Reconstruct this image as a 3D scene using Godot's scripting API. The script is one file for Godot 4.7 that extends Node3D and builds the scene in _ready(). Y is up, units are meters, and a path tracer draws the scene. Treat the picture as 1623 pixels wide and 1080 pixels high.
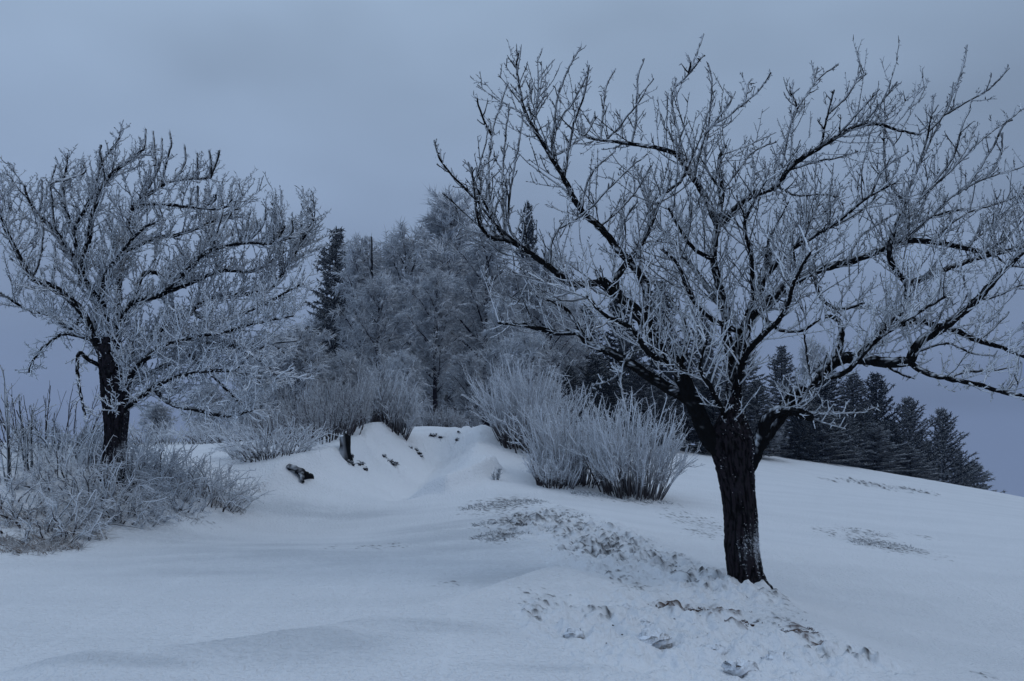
extends Node3D

# ---------------------------------------------------------------- camera model shared by the layout
const FOCAL := 1484.0          # focal length in photo pixels (photo 1623 x 1080)
const EYE := Vector3(0, 1.6, 0)
const PITCH := 4.24            # degrees upwards
const FROST := Color(0.83, 0.88, 0.95)
const BARK := Color(0.0105, 0.0095, 0.0105)

var rng := RandomNumberGenerator.new()
var wind := Vector3(-0.5, 0.62, 0.6).normalized()   # the side that the rime grew on
var cam_basis: Basis
var nz := FastNoiseLite.new()
var nz2 := FastNoiseLite.new()
var taken := {}
var M := {}

# ---------------------------------------------------------------- mesh gathering
class Geo:
	var v := PackedVector3Array()
	var n := PackedVector3Array()
	var c := PackedColorArray()
	var i := PackedInt32Array()
	func mesh() -> ArrayMesh:
		var a := []
		a.resize(Mesh.ARRAY_MAX)
		a[Mesh.ARRAY_VERTEX] = v
		a[Mesh.ARRAY_NORMAL] = n
		a[Mesh.ARRAY_COLOR] = c
		a[Mesh.ARRAY_INDEX] = i
		var m := ArrayMesh.new()
		m.add_surface_from_arrays(Mesh.PRIMITIVE_TRIANGLES, a)
		return m

func numbered(called: String) -> String:
	var k: int = taken.get(called, -1) + 1
	taken[called] = k
	return called if k == 0 else "%s_%03d" % [called, k]

func thing(called: String, label: String, category: String, at_: Vector3, group := "") -> Node3D:
	var o := Node3D.new()
	o.name = numbered(called)
	add_child(o)
	o.position = at_
	tag(o, label, category, group)
	return o

func tag(o: Node, label: String, category: String, group := "", kind := "") -> void:
	if label: o.set_meta("label", label)
	if category: o.set_meta("category", category)
	if group: o.set_meta("group", group)
	if kind: o.set_meta("kind", kind)

func part(called: String, g: Geo, mat: Material, parent: Node, kind := "") -> MeshInstance3D:
	var o := MeshInstance3D.new()
	o.name = numbered(called) if parent == self else called
	o.mesh = g.mesh()
	o.material_override = mat
	if kind: o.set_meta("kind", kind)
	parent.add_child(o, true)
	return o

# ---------------------------------------------------------------- layout helpers
func at(px: float, py: float, d: float) -> Vector3:          # the point seen at that pixel, d metres ahead
	var r := cam_basis * Vector3((px - 811.5) / FOCAL, (540.0 - py) / FOCAL, -1.0)
	return EYE + r * (d / -r.z)

func foot(px: float, d: float) -> Vector3:                    # the ground under that column, d metres ahead
	var p := at(px, 650, d)
	p.y = ground_y(p.x, p.z)
	return p

func on_ground(px: float, py: float) -> Vector3:              # where the ray through that pixel meets the ground
	var d := 3.0
	while d < 70.0:
		var p := at(px, py, d)
		if p.y < ground_y(p.x, p.z):
			return Vector3(p.x, ground_y(p.x, p.z), p.z)
		d *= 1.006
	return at(px, py, 60)

# ---------------------------------------------------------------- terrain: a thin-plate surface through measured points
var ctl: Array[Vector3] = []
var wts := PackedFloat64Array()
const GX0 := -40.0
const GZ0 := -75.0
const GSTEP := 0.5
const GNX := 160
const GNZ := 200
var grid := PackedFloat32Array()

func tps(r2: float) -> float:
	return 0.0 if r2 < 1e-9 else 0.5 * r2 * log(r2)

func solve_terrain() -> void:
	var n := ctl.size()
	var m := n + 3
	var a: Array[PackedFloat64Array] = []
	for r in m:
		var row := PackedFloat64Array()
		row.resize(m + 1)
		a.append(row)
	for r in n:
		for k in n:
			var dx := ctl[r].x - ctl[k].x
			var dz := ctl[r].z - ctl[k].z
			a[r][k] = tps(dx * dx + dz * dz)
		a[r][r] += 0.03
		a[r][n] = 1.0
		a[r][n + 1] = ctl[r].x
		a[r][n + 2] = ctl[r].z
		a[n][r] = 1.0
		a[n + 1][r] = ctl[r].x
		a[n + 2][r] = ctl[r].z
		a[r][m] = ctl[r].y
	for col in m:
		var best := col
		for r in range(col + 1, m):
			if absf(a[r][col]) > absf(a[best][col]): best = r
		var tmp := a[col]
		a[col] = a[best]
		a[best] = tmp
		for r in range(col + 1, m):
			var f := a[r][col] / a[col][col]
			if f != 0.0:
				for k in range(col, m + 1):
					a[r][k] -= f * a[col][k]
	wts.resize(m)
	for r in range(m - 1, -1, -1):
		var s := a[r][m]
		for k in range(r + 1, m):
			s -= a[r][k] * wts[k]
		wts[r] = s / a[r][r]
	grid.resize(GNX * GNZ)
	for iz in GNZ:
		for ix in GNX:
			grid[iz * GNX + ix] = raw_y(GX0 + ix * GSTEP, GZ0 + iz * GSTEP)

func raw_y(x: float, z: float) -> float:
	var n := ctl.size()
	var s := wts[n] + wts[n + 1] * x + wts[n + 2] * z
	for k in n:
		var dx := x - ctl[k].x
		var dz := z - ctl[k].z
		var r2 := dx * dx + dz * dz
		if r2 > 1e-9:
			s += wts[k] * 0.5 * r2 * log(r2)
	return s

func bsp(a: float, b: float, c: float, d: float, t: float) -> float:
	return ((a + 4.0 * b + c) + t * (3.0 * (c - a) + t * (3.0 * (a - 2.0 * b + c) + t * (d - 3.0 * c + 3.0 * b - a)))) / 6.0

func smooth_y(x: float, z: float) -> float:
	var u := (x - GX0) / GSTEP
	var w := (z - GZ0) / GSTEP
	if u < 1.0 or w < 1.0 or u > GNX - 3.01 or w > GNZ - 3.01:
		# outside the measured square the land goes on falling gently
		var cx := clampf(u, 1.0, GNX - 3.01)
		var cz := clampf(w, 1.0, GNZ - 3.01)
		var away := Vector2(u - cx, w - cz).length() * GSTEP
		return smooth_y(GX0 + cx * GSTEP, GZ0 + cz * GSTEP) - away * 0.06
	var ix := int(u)
	var iz := int(w)
	var fx := u - ix
	var fz := w - iz
	var at0 := (iz - 1) * GNX + ix - 1
	var r0 := bsp(grid[at0], grid[at0 + 1], grid[at0 + 2], grid[at0 + 3], fx)
	at0 += GNX
	var r1 := bsp(grid[at0], grid[at0 + 1], grid[at0 + 2], grid[at0 + 3], fx)
	at0 += GNX
	var r2 := bsp(grid[at0], grid[at0 + 1], grid[at0 + 2], grid[at0 + 3], fx)
	at0 += GNX
	var r3 := bsp(grid[at0], grid[at0 + 1], grid[at0 + 2], grid[at0 + 3], fx)
	return bsp(r0, r1, r2, r3, fz)

# patches: [x, z, half width, half depth, turn, how bare 0..1, kind]   kind 0 dirt and grass, 1 red earth, 2 trodden crust
var patches: Array = []
var lines: Array = []      # drift lips: [points (Vector2 x,z), height, width to the near side, width to the far side]

func seg_dist(p: Vector2, a: Vector2, b: Vector2) -> Vector2:     # (signed distance, share along)
	var ab := b - a
	var t := clampf((p - a).dot(ab) / ab.length_squared(), 0.0, 1.0)
	var q := a + ab * t
	var s := signf(ab.cross(p - a))
	return Vector2(p.distance_to(q) * s, t)

func trodden(x: float, z: float) -> float:
	var most := 0.0
	for q in patches:
		var dx: float = x - q[0]
		var dz: float = z - q[1]
		if absf(dx) > 4.0 or absf(dz) > 4.0: continue
		var c: float = cos(q[4])
		var s: float = sin(q[4])
		var e := Vector2((dx * c + dz * s) / q[2], (-dx * s + dz * c) / q[3]).length()
		if e < 1.3:
			most = maxf(most, q[5] * (1.0 - smoothstep(0.35, 1.3, e)))
	return most

func ground_y(x: float, z: float) -> float:
	var y := smooth_y(x, z)
	for l in lines:
		var pts: PackedVector2Array = l[0]
		var p := Vector2(x, z)
		if not (l[4] as Rect2).has_point(p): continue
		var bd := 1e9
		var sd := 0.0
		var along := 0.0
		for k in pts.size() - 1:
			var r := seg_dist(p, pts[k], pts[k + 1])
			if absf(r.x) < bd:
				bd = absf(r.x)
				sd = r.x
				along = (k + r.y) / (pts.size() - 1)
		var fade := smoothstep(0.0, 0.2, along) * (1.0 - smoothstep(0.8, 1.0, along))
		var w: float = l[2] if sd > 0.0 else l[3]
		y += l[1] * fade * exp(-pow(bd / w, 1.5))
	return y

# ---------------------------------------------------------------- tubes and twigs
func smooth_path(pts: PackedVector3Array, each: float) -> PackedVector3Array:
	var out := PackedVector3Array()
	var n := pts.size()
	for k in n - 1:
		var p0 := pts[maxi(k - 1, 0)]
		var p1 := pts[k]
		var p2 := pts[k + 1]
		var p3 := pts[mini(k + 2, n - 1)]
		var steps := maxi(1, int(round(p1.distance_to(p2) / each)))
		for s in steps:
			out.append(p1.cubic_interpolate(p2, p0, p3, float(s) / steps))
	out.append(pts[n - 1])
	return out

# a tube whose rime side is white and whose other side is bark; cover -1 bare .. 1 all white
func tube(g: Geo, pts: PackedVector3Array, r0: float, r1: float, sides: int, cover: float, bark: Color, frost: Color, knob := 0.0, flare := 0.0, cover_tip := -9.0, speckled := false) -> void:
	var n := pts.size()
	if n < 2: return
	var t := (pts[1] - pts[0]).normalized()
	var u := t.cross(Vector3(0.31, 0.2, 0.93)).normalized()
	if u.length_squared() < 0.5: u = t.cross(Vector3.RIGHT).normalized()
	var first := g.v.size()
	var ph := rng.randf() * 50.0
	for k in n:
		if k < n - 1: t = (pts[k + 1] - pts[k]).normalized()
		u = (u - t * u.dot(t)).normalized()
		var w := t.cross(u)
		var f := float(k) / (n - 1)
		var r := lerpf(r0, r1, f)
		if flare > 0.0: r *= 1.0 + flare * pow(maxf(0.0, 1.0 - f * 6.0), 2.0)
		for j in sides:
			var a := TAU * j / sides
			var d := u * cos(a) + w * sin(a)
			var rr := r
			if knob > 0.0: rr *= 1.0 + knob * nz.get_noise_3d(pts[k].x * 60.0 + d.x * 2.0 + ph, pts[k].y * 60.0 + d.y * 2.0, pts[k].z * 60.0 + d.z * 2.0)
			g.v.append(pts[k] + d * rr)
			g.n.append(d)
			var cv := cover if cover_tip < -5.0 else lerpf(cover, cover_tip, f)
			var s := 0.0
			if speckled:
				var q := (pts[k] + d * r) * 130.0
				s = smoothstep(0.35, 0.75, (d.dot(wind) + cv) * 0.9 + 0.5 + 0.55 * nz2.get_noise_3dv(q) + 0.4 * nz.get_noise_3dv(q * 0.12))
			else:
				s = clampf((d.dot(wind) + cv) * 1.6 + 0.5 + 0.75 * nz.get_noise_3d(pts[k].x * 45.0 + j * 9.0, pts[k].y * 45.0, pts[k].z * 45.0 + ph), 0.0, 1.0)
			g.c.append(bark.lerp(frost, s))
	for k in n - 1:
		for j in sides:
			var a := first + k * sides + j
			var b := first + k * sides + (j + 1) % sides
			g.i.append_array(PackedInt32Array([a, a + sides, b, b, a + sides, b + sides]))
	var tip := g.v.size()
	g.v.append(pts[n - 1] + t * r1 * 0.8)
	g.n.append(t)
	g.c.append(g.c[tip - 1])
	for j in sides:
		g.i.append_array(PackedInt32Array([tip - sides + j, tip, tip - sides + (j + 1) % sides]))

# a bent three-sided needle, nine triangles
func spike(g: Geo, p: Vector3, d: Vector3, length: float, r: float, bend: Vector3, bark: Color, frost: Color, cover: float) -> void:
	var u := d.cross(Vector3(0.36, 0.48, 0.8)).normalized()
	var w := d.cross(u)
	var first := g.v.size()
	var mid := p + d * length * 0.5
	var end := p + d * length + bend * length
	var q := [u, (u * -0.5 + w * 0.866), (u * -0.5 - w * 0.866)]
	for ring in 2:
		var c := p if ring == 0 else mid + bend * length * 0.25
		for j in 3:
			var e: Vector3 = q[j]
			g.v.append(c + e * (r if ring == 0 else r * 0.8))
			g.n.append(e)
			g.c.append(bark.lerp(frost, clampf((e.dot(wind) + cover) * 1.4 + 0.5, 0.0, 1.0)))
	g.v.append(end)
	g.n.append((end - mid).normalized())
	g.c.append(bark.lerp(frost, clampf(cover + 0.7, 0.0, 1.0)))
	g.i.append_array(PackedInt32Array([first, first + 3, first + 1, first + 1, first + 3, first + 4, first + 1, first + 4, first + 2, first + 2, first + 4, first + 5, first + 2, first + 5, first, first, first + 5, first + 3,
		first + 3, first + 6, first + 4, first + 4, first + 6, first + 5, first + 5, first + 6, first + 3]))

func rnd_dir() -> Vector3:
	var z := rng.randf_range(-1, 1)
	var a := rng.randf() * TAU
	var s := sqrt(1.0 - z * z)
	return Vector3(s * cos(a), z, s * sin(a))

# a twig with side twigs and short spurs
func twig(g: Geo, p: Vector3, d: Vector3, length: float, r: float, level: int, up: float, cover: float, o: Dictionary) -> void:
	var n := 5 if level > 0 else 4
	var pts := PackedVector3Array()
	var step := length / (n - 1)
	var dir := d
	var q := p
	for k in n:
		pts.append(q)
		dir = (dir + rnd_dir() * o.wobble + Vector3.UP * up * 0.3).normalized()
		q += dir * step
	tube(g, pts, r, r * 0.45, 4, cover + rng.randf_range(-0.25, 0.25), o.bark, o.frost, 0.8)
	var spurs := int(length / float(o.spur_every))
	for k in spurs:
		var f := (k + rng.randf()) / spurs
		var at_ := f * (n - 1)
		var b := mini(int(at_), n - 2)
		var here := pts[b].lerp(pts[b + 1], at_ - b)
		var e := ((pts[b + 1] - pts[b]).normalized() * 0.5 + rnd_dir()).normalized()
		spike(g, here, e, rng.randf_range(0.012, 0.045) * o.spur, r * 0.8, Vector3.ZERO, o.bark, o.frost, cover)
	if level > 0:
		var kids := int(maxf(1, length / float(o.kid_every) * rng.randf_range(0.7, 1.3)))
		for k in kids:
			var f := lerpf(0.12, 0.95, (k + rng.randf()) / kids)
			var at_ := f * (n - 1)
			var b := mini(int(at_), n - 2)
			var here := pts[b].lerp(pts[b + 1], at_ - b)
			var along := (pts[b + 1] - pts[b]).normalized()
			var side := rnd_dir()
			side = (side - along * side.dot(along)).normalized()
			var e := (along * 0.75 + side * 0.8 + Vector3.UP * up * 0.5).normalized()
			twig(g, here, e, length * rng.randf_range(0.25, 0.6) * (1.15 - f * 0.5), r * 0.75, level - 1, up, cover, o)

# ---------------------------------------------------------------- traced fruit trees
# a limb: points measured in the photo, half-widths in pixels, and how far it leans away from (+) or towards (-) the camera
class Limb:
	var px: PackedVector2Array
	var off: PackedFloat32Array
	var world: PackedVector3Array

var limbs: Array[Limb] = []
var tree_d := 8.4
var tree_base: Vector3
var tree_node: Node3D
var tree_opt := {}

func limb(pts: Array, w0: float, w1: float, lean: float, called := "limb", bushy := 1.0, up := 0.42, lone := -1.0) -> void:
	var l := Limb.new()
	for k in range(0, pts.size(), 2):
		l.px.append(Vector2(pts[k], pts[k + 1]))
	var start := lone
	if lone < -0.5:
		start = 0.0
		var best := 1e9
		for q in limbs:
			for k in q.px.size() - 1:
				var r := seg_dist(l.px[0], q.px[k], q.px[k + 1])
				if absf(r.x) < best:
					best = absf(r.x)
					start = lerpf(q.off[k], q.off[k + 1], r.y)
					l.px[0] = l.px[0].lerp(q.px[k].lerp(q.px[k + 1], r.y), 1.0 if absf(r.x) < 30.0 else 0.0)
	var total := 0.0
	for k in l.px.size() - 1: total += l.px[k].distance_to(l.px[k + 1])
	var run := 0.0
	for k in l.px.size():
		if k > 0: run += l.px[k].distance_to(l.px[k - 1])
		var f := run / total
		l.off.append(start + lean * f + 0.06 * sin(f * 9.0 + pts[0]) * f)
		l.world.append(at(l.px[k].x, l.px[k].y, tree_d + l.off[k]) - tree_base)
	limbs.append(l)
	var scale_ := tree_d / FOCAL
	var path := smooth_path(l.world, 0.035 if w0 < 5.0 else 0.022)
	# a little unevenness
	for k in range(1, path.size()):
		path[k] += 0.008 * Vector3(nz.get_noise_3dv(path[k] * 25.0), nz.get_noise_3dv(path[k] * 25.0 + Vector3(40, 0, 0)), nz.get_noise_3dv(path[k] * 25.0 + Vector3(0, 40, 0)))
	var g := Geo.new()
	var thick := w0 * scale_ * float(tree_opt.limb_r)
	var sides := 22 if w0 > 9.0 else (12 if w0 > 3.5 else 5)
	var cov: float = tree_opt.limb_cover if w0 > 3.5 else tree_opt.shoot_cover
	tube(g, path, thick, w1 * scale_ * (float(tree_opt.limb_r) if w0 > 3.5 else 0.9), sides, cov, tree_opt.bark, tree_opt.frost, 0.14 if w0 > 9.0 else 0.25, 0.25 if w0 > 9.0 else 0.0, -9.0, w0 > 3.5)
	var o := part(called, g, M.bark if w0 > 3.5 else M.twig, tree_node)
	# twigs that grow from it
	var tw := Geo.new()
	var length := 0.0
	for k in path.size() - 1: length += path[k].distance_to(path[k + 1])
	var count := int(length * float(tree_opt.density) * bushy)
	for k in count:
		var f := pow((k + rng.randf()) / count, 0.85)
		if w0 > 12.0 and f < 0.35: continue
		var a := f * (path.size() - 1)
		var b := mini(int(a), path.size() - 2)
		var here := path[b].lerp(path[b + 1], a - b)
		var high := smoothstep(1.7, 3.1, here.y)
		var along := (path[b + 1] - path[b]).normalized()
		var side := rnd_dir()
		side = (side - along * side.dot(along)).normalized()
		var e: Vector3 = (along * 0.55 + side + Vector3.UP * up + tree_opt.pull * 0.3).normalized()
		var long: float = rng.randf_range(0.12, 0.62) * tree_opt.reach
		if w0 < 3.6: long *= lerpf(0.45, 0.12, f)
		elif w0 < 6.0: long *= 0.9
		if here.y + long * e.y > float(tree_opt.top): long *= 0.4
		if e.y < -0.2: long *= 0.45
		twig(tw, here, e, long, rng.randf_range(0.0042, 0.0065) * tree_opt.twig_r * lerpf(1.12, 1.0, high), int(tree_opt.levels) if w0 > 3.6 else (1 if long > 0.1 else 0), up, tree_opt.twig_cover + 0.36 * (1.0 - high), tree_opt)
	# short spurs right on the limb
	for k in int(length / 0.03):
		var b := rng.randi_range(0, path.size() - 2)
		if w0 > 12.0 and float(b) / path.size() < 0.4: continue
		var here := path[b].lerp(path[b + 1], rng.randf())
		spike(tw, here, (rnd_dir() + Vector3.UP * 0.3).normalized(), rng.randf_range(0.015, 0.05) * tree_opt.spur + lerpf(w0, w1, float(b) / path.size()) * scale_, 0.006, Vector3.ZERO, tree_opt.bark, tree_opt.frost, 0.2)
	part("twigs", tw, M.twig, o, "stuff")

func trunk(prof: Array, called: String, sides: int, specks: float) -> void:
	# prof: rows of [y pixel, left pixel, right pixel]
	var l := Limb.new()
	var g := Geo.new()
	var rime := Geo.new()
	var rows := PackedVector3Array()
	var widths := PackedFloat32Array()
	for q in prof:
		l.px.append(Vector2((q[1] + q[2]) * 0.5, q[0]))
		l.off.append(0.0)
		rows.append(at((q[1] + q[2]) * 0.5, q[0], tree_d) - tree_base)
		widths.append((q[2] - q[1]) * 0.47 * tree_d / FOCAL)
	limbs.append(l)
	var steps := 34
	var ring := 0
	for k in rows.size() - 1:
		for s in steps + (1 if k == rows.size() - 2 else 0):
			var f := float(s) / steps
			var c := rows[k].cubic_interpolate(rows[k + 1], rows[maxi(k - 1, 0)], rows[mini(k + 2, rows.size() - 1)], f)
			var r := cubic_interpolate(widths[k], widths[k + 1], widths[maxi(k - 1, 0)], widths[mini(k + 2, rows.size() - 1)], f)
			for j in sides:
				var a := TAU * j / sides
				var d := Vector3(cos(a), 0, -sin(a))
				# furrowed bark: long upright plates with cracks between
				var q := Vector3(d.x * r * 60.0, c.y * 9.0, d.z * r * 60.0)
				var plate := absf(nz.get_noise_3dv(q * 0.9)) * 2.0
				var fine := nz2.get_noise_3d(c.x * 90.0 + d.x * 14.0, c.y * 55.0, d.z * 14.0)
				var bulge := nz.get_noise_3d(d.x * 3.0, c.y * 3.4, d.z * 3.0 + 7.0)
				var rr := r * (1.0 + 0.10 * bulge + 0.14 * (minf(plate, 0.5) - 0.3) + 0.05 * fine)
				rr *= 1.0 + exp(-maxf(c.y, 0.0) / 0.1) * (0.1 + 0.1 * cos(a * 3.0 + 0.6) + 0.06 * cos(a * 5.0 + 2.0))
				g.v.append(c + d * rr)
				var streak := nz.get_noise_3d(d.x * 9.0, c.y * 4.0, d.z * 9.0 + 30.0)
				var speck := nz2.get_noise_3d((c.x + d.x * r) * 170.0, (c.y) * 120.0, (c.z + d.z * r) * 170.0)
				var patch := 0.85 * exp(-pow((c.y - 0.36) / 0.17, 2.0)) * maxf(0.0, d.z * 0.6 + d.x * 0.5)
				var want := 0.5 * pow(maxf(0.0, d.x), 3.0) + streak * 0.45 + specks + patch + 0.1 * d.z
				var white := smoothstep(0.45, 1.3, speck * 0.6 + want)
				if rng.randf() < 0.10 * smoothstep(0.12, 0.7, want):
					spike(rime, c + d * rr * 0.97, (d + rnd_dir() * 0.8).normalized(), rng.randf_range(0.006, 0.02), rng.randf_range(0.002, 0.0045), Vector3.ZERO, tree_opt.frost, tree_opt.frost, 1.0)
				g.c.append(((tree_opt.bark as Color) * lerpf(0.6, 2.3, smoothstep(0.05, 0.55, plate + 0.25 * fine))).lerp(tree_opt.frost, white * 0.55))
			ring += 1
	for k in ring - 1:
		for j in sides:
			var a := k * sides + j
			var b := k * sides + (j + 1) % sides
			g.i.append_array(PackedInt32Array([a, a + sides, b, b, a + sides, b + sides]))
	# normals from the shape
	g.n.resize(g.v.size())
	for k in ring:
		for j in sides:
			var e := g.v[k * sides + (j + 1) % sides] - g.v[k * sides + (j + sides - 1) % sides]
			var t := g.v[mini(k + 1, ring - 1) * sides + j] - g.v[maxi(k - 1, 0) * sides + j]
			g.n[k * sides + j] = e.cross(t).normalized()
	var body := part(called, g, M.bark, tree_node)
	part("rime", rime, M.twig, body, "stuff")

# ---------------------------------------------------------------- shrubs
func bush(at_: Vector3, w: float, h: float, stems: int, called: String, label: String, category: String, o: Dictionary, group := "") -> Node3D:
	var t := thing(called, label, category, at_, group)
	var g := Geo.new()
	var tw := Geo.new()
	for k in stems:
		var a := rng.randf() * TAU
		var rr := sqrt(rng.randf())
		var base: Vector3 = Vector3(cos(a), 0, sin(a)) * rr * w * o.foot
		base.y = ground_y(at_.x + base.x, at_.z + base.z) - at_.y - 0.05
		var lean: Vector3 = Vector3(cos(a), 0, sin(a)) * rr * o.fan + rnd_dir() * 0.12
		var length: float = h * rng.randf_range(0.5, 1.08) * (1.0 - 0.25 * rr * rr)
		var dir: Vector3 = (Vector3.UP + lean).normalized()
		var pts := PackedVector3Array()
		var q := base
		var n := 7
		for s in n:
			pts.append(q)
			dir = (dir + rnd_dir() * o.wobble + Vector3.UP * o.up + Vector3(lean.x, 0, lean.z) * o.arch).normalized()
			q += dir * length / (n - 1)
		var r: float = rng.randf_range(0.55, 1.35) * o.r
		# stems are barer near the ground and whiter towards their tips
		tube(g, pts, r * 1.2, r * 0.6, 4, o.low_cover, o.bark, o.frost, 0.5, 0.0, o.cover + rng.randf_range(-0.3, 0.35))
		var kids := int(rng.randf_range(0.6, 1.4) * float(o.kids))
		for s in kids:
			var f := rng.randf_range(float(o.kid_from), 0.97)
			var b := mini(int(f * (n - 1)), n - 2)
			var here := pts[b].lerp(pts[b + 1], f * (n - 1) - b)
			var e: Vector3 = ((pts[b + 1] - pts[b]).normalized() * o.kid_along + rnd_dir() * 0.7).normalized()
			var kl: float = h * rng.randf_range(0.1, 0.3) * o.kid_len
			var kp := PackedVector3Array([here, here + e * kl * 0.5 + rnd_dir() * kl * 0.06, here + e * kl + Vector3.UP * kl * o.up * 0.8])
			tube(tw, kp, r * 0.62, r * 0.4, 3, o.cover + 0.1, o.bark, o.frost, 0.5)
			for m in int(o.barbs):
				spike(tw, kp[0].lerp(kp[2], rng.randf()), (e * 0.5 + rnd_dir()).normalized(), rng.randf_range(0.03, 0.09), r * 0.45, Vector3.ZERO, o.bark, o.frost, 0.3)
		for m in int(o.barbs) * 3:
			var b := rng.randi_range(2, n - 2)
			spike(tw, pts[b].lerp(pts[b + 1], rng.randf()), ((pts[b + 1] - pts[b]).normalized() * 0.5 + rnd_dir()).normalized(), rng.randf_range(0.02, 0.07), r * 0.5, Vector3.ZERO, o.bark, o.frost, 0.3)
	part("stems", g, M.twig, t, "stuff")
	part("frosted_twigs", tw, M.twig, t, "stuff")
	return t

func grass(at_: Vector3, w: float, dp: float, count: int, h: float, g: Geo, tan_: Color, origin: Vector3) -> void:
	for k in count:
		var a := rng.randf() * TAU
		var rr := sqrt(rng.randf())
		var p := Vector3(at_.x + cos(a) * rr * w, 0, at_.z + sin(a) * rr * dp)
		p.y = ground_y(p.x, p.z) - 0.01
		var d := (Vector3.UP * rng.randf_range(0.35, 1.0) + rnd_dir() * 0.7).normalized()
		d.y = absf(d.y)
		spike(g, p - origin, d, h * rng.randf_range(0.4, 1.2), rng.randf_range(0.0035, 0.007), Vector3(d.x, -0.5, d.z) * 0.5, tan_ * rng.randf_range(0.6, 1.2), FROST, -0.35)

# ---------------------------------------------------------------- trees of the wood
func frosted_tree(h: float, spread: float, seed_: int, o: Dictionary) -> Node3D:
	rng.seed = seed_
	var t := Node3D.new()
	var bark := Color(0.016, 0.015, 0.017)
	var tg := Geo.new()
	var pts := PackedVector3Array()
	var n := 14
	for k in n:
		var f := float(k) / (n - 1)
		pts.append(Vector3(sin(f * 5.0 + seed_) * 0.14 * f * h * 0.12, f * h * o.trunk_top - 0.2, cos(f * 4.0 + seed_) * 0.1 * f * h * 0.12))
	tube(tg, pts, h * 0.018 + 0.03, 0.02, 9, -0.75, bark, FROST * 0.8, 0.3, 0.5)
	part("trunk", tg, M.bark, t)
	var lg := Geo.new()
	var cg := Geo.new()
	var nl: int = o.limbs
	for k in nl:
		var f := lerpf(o.from, 0.99, pow((k + rng.randf() * 0.8) / nl, 0.9))
		var p := pts[0].lerp(pts[n - 1], 0.0)
		var a := f * (n - 1)
		var b := mini(int(a), n - 2)
		p = pts[b].lerp(pts[b + 1], a - b)
		var az := k * 2.399 + rng.randf() * 0.8
		var rise: float = lerpf(o.rise0, o.rise1, f)
		# a broken outline: some limbs reach much farther than others
		var length: float = spread * (sin(PI * pow(f, o.belly) * 0.93 + 0.12) * 0.85 + 0.15) * rng.randf_range(0.4, 1.35)
		var limb_tone := rng.randf_range(0.7, 1.0)
		var d := Vector3(cos(az), rise, sin(az)).normalized()
		var lp := PackedVector3Array()
		var q := p
		var m := 7
		for s in m:
			lp.append(q)
			var fs := float(s) / m
			d = (d + Vector3.UP * (0.12 - fs * o.droop) + rnd_dir() * 0.16).normalized()
			q += d * length / (m - 1)
		tube(lg, lp, 0.018 + length * 0.014, 0.011, 5, -0.7, bark, FROST * 0.8, 0.3)
		var ns := int(length * float(o.sec)) + 3
		for s in ns:
			var fs := lerpf(0.1, 1.0, (s + rng.randf()) / ns)
			var aa := fs * (m - 1)
			var bb := mini(int(aa), m - 2)
			var here := lp[bb].lerp(lp[bb + 1], aa - bb)
			var along := (lp[bb + 1] - lp[bb]).normalized()
			var sd := rnd_dir()
			sd = (sd - along * sd.dot(along)).normalized()
			var e: Vector3 = (along * 0.8 + sd * 0.8 + Vector3.UP * o.sec_up).normalized()
			var sl: float = rng.randf_range(0.35, 0.95) * (1.15 - fs * 0.5) * o.sec_len
			var sp := PackedVector3Array()
			var qq := here
			for u in 4:
				sp.append(qq)
				e = (e + rnd_dir() * 0.2 + Vector3.DOWN * o.droop * 0.35).normalized()
				qq += e * sl / 3.0
			tube(lg, sp, 0.011, 0.006, 3, -0.1, bark, FROST * 0.85, 0.3)
			var tone := rng.randf_range(0.8, 1.08) * limb_tone
			var nt := int(o.fans)
			for u in nt:
				var fu := lerpf(0.1, 1.0, (u + rng.randf()) / nt)
				var au := fu * 3.0
				var bu := mini(int(au), 2)
				var hu := sp[bu].lerp(sp[bu + 1], au - bu)
				var al := (sp[bu + 1] - sp[bu]).normalized()
				var eu: Vector3 = (al * 0.9 + rnd_dir() * 0.85 + Vector3.UP * o.twig_up).normalized()
				spike(cg, hu, eu, rng.randf_range(0.12, 0.38) * o.twig_len, rng.randf_range(0.012, 0.021), Vector3.DOWN * o.droop * 0.4 + rnd_dir() * 0.15, Color(0.05, 0.05, 0.055), FROST * tone, o.cover)
	part("limbs", lg, M.twig, t, "stuff")
	part("frosted_twigs", cg, M.twig, t, "stuff")
	return t

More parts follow.
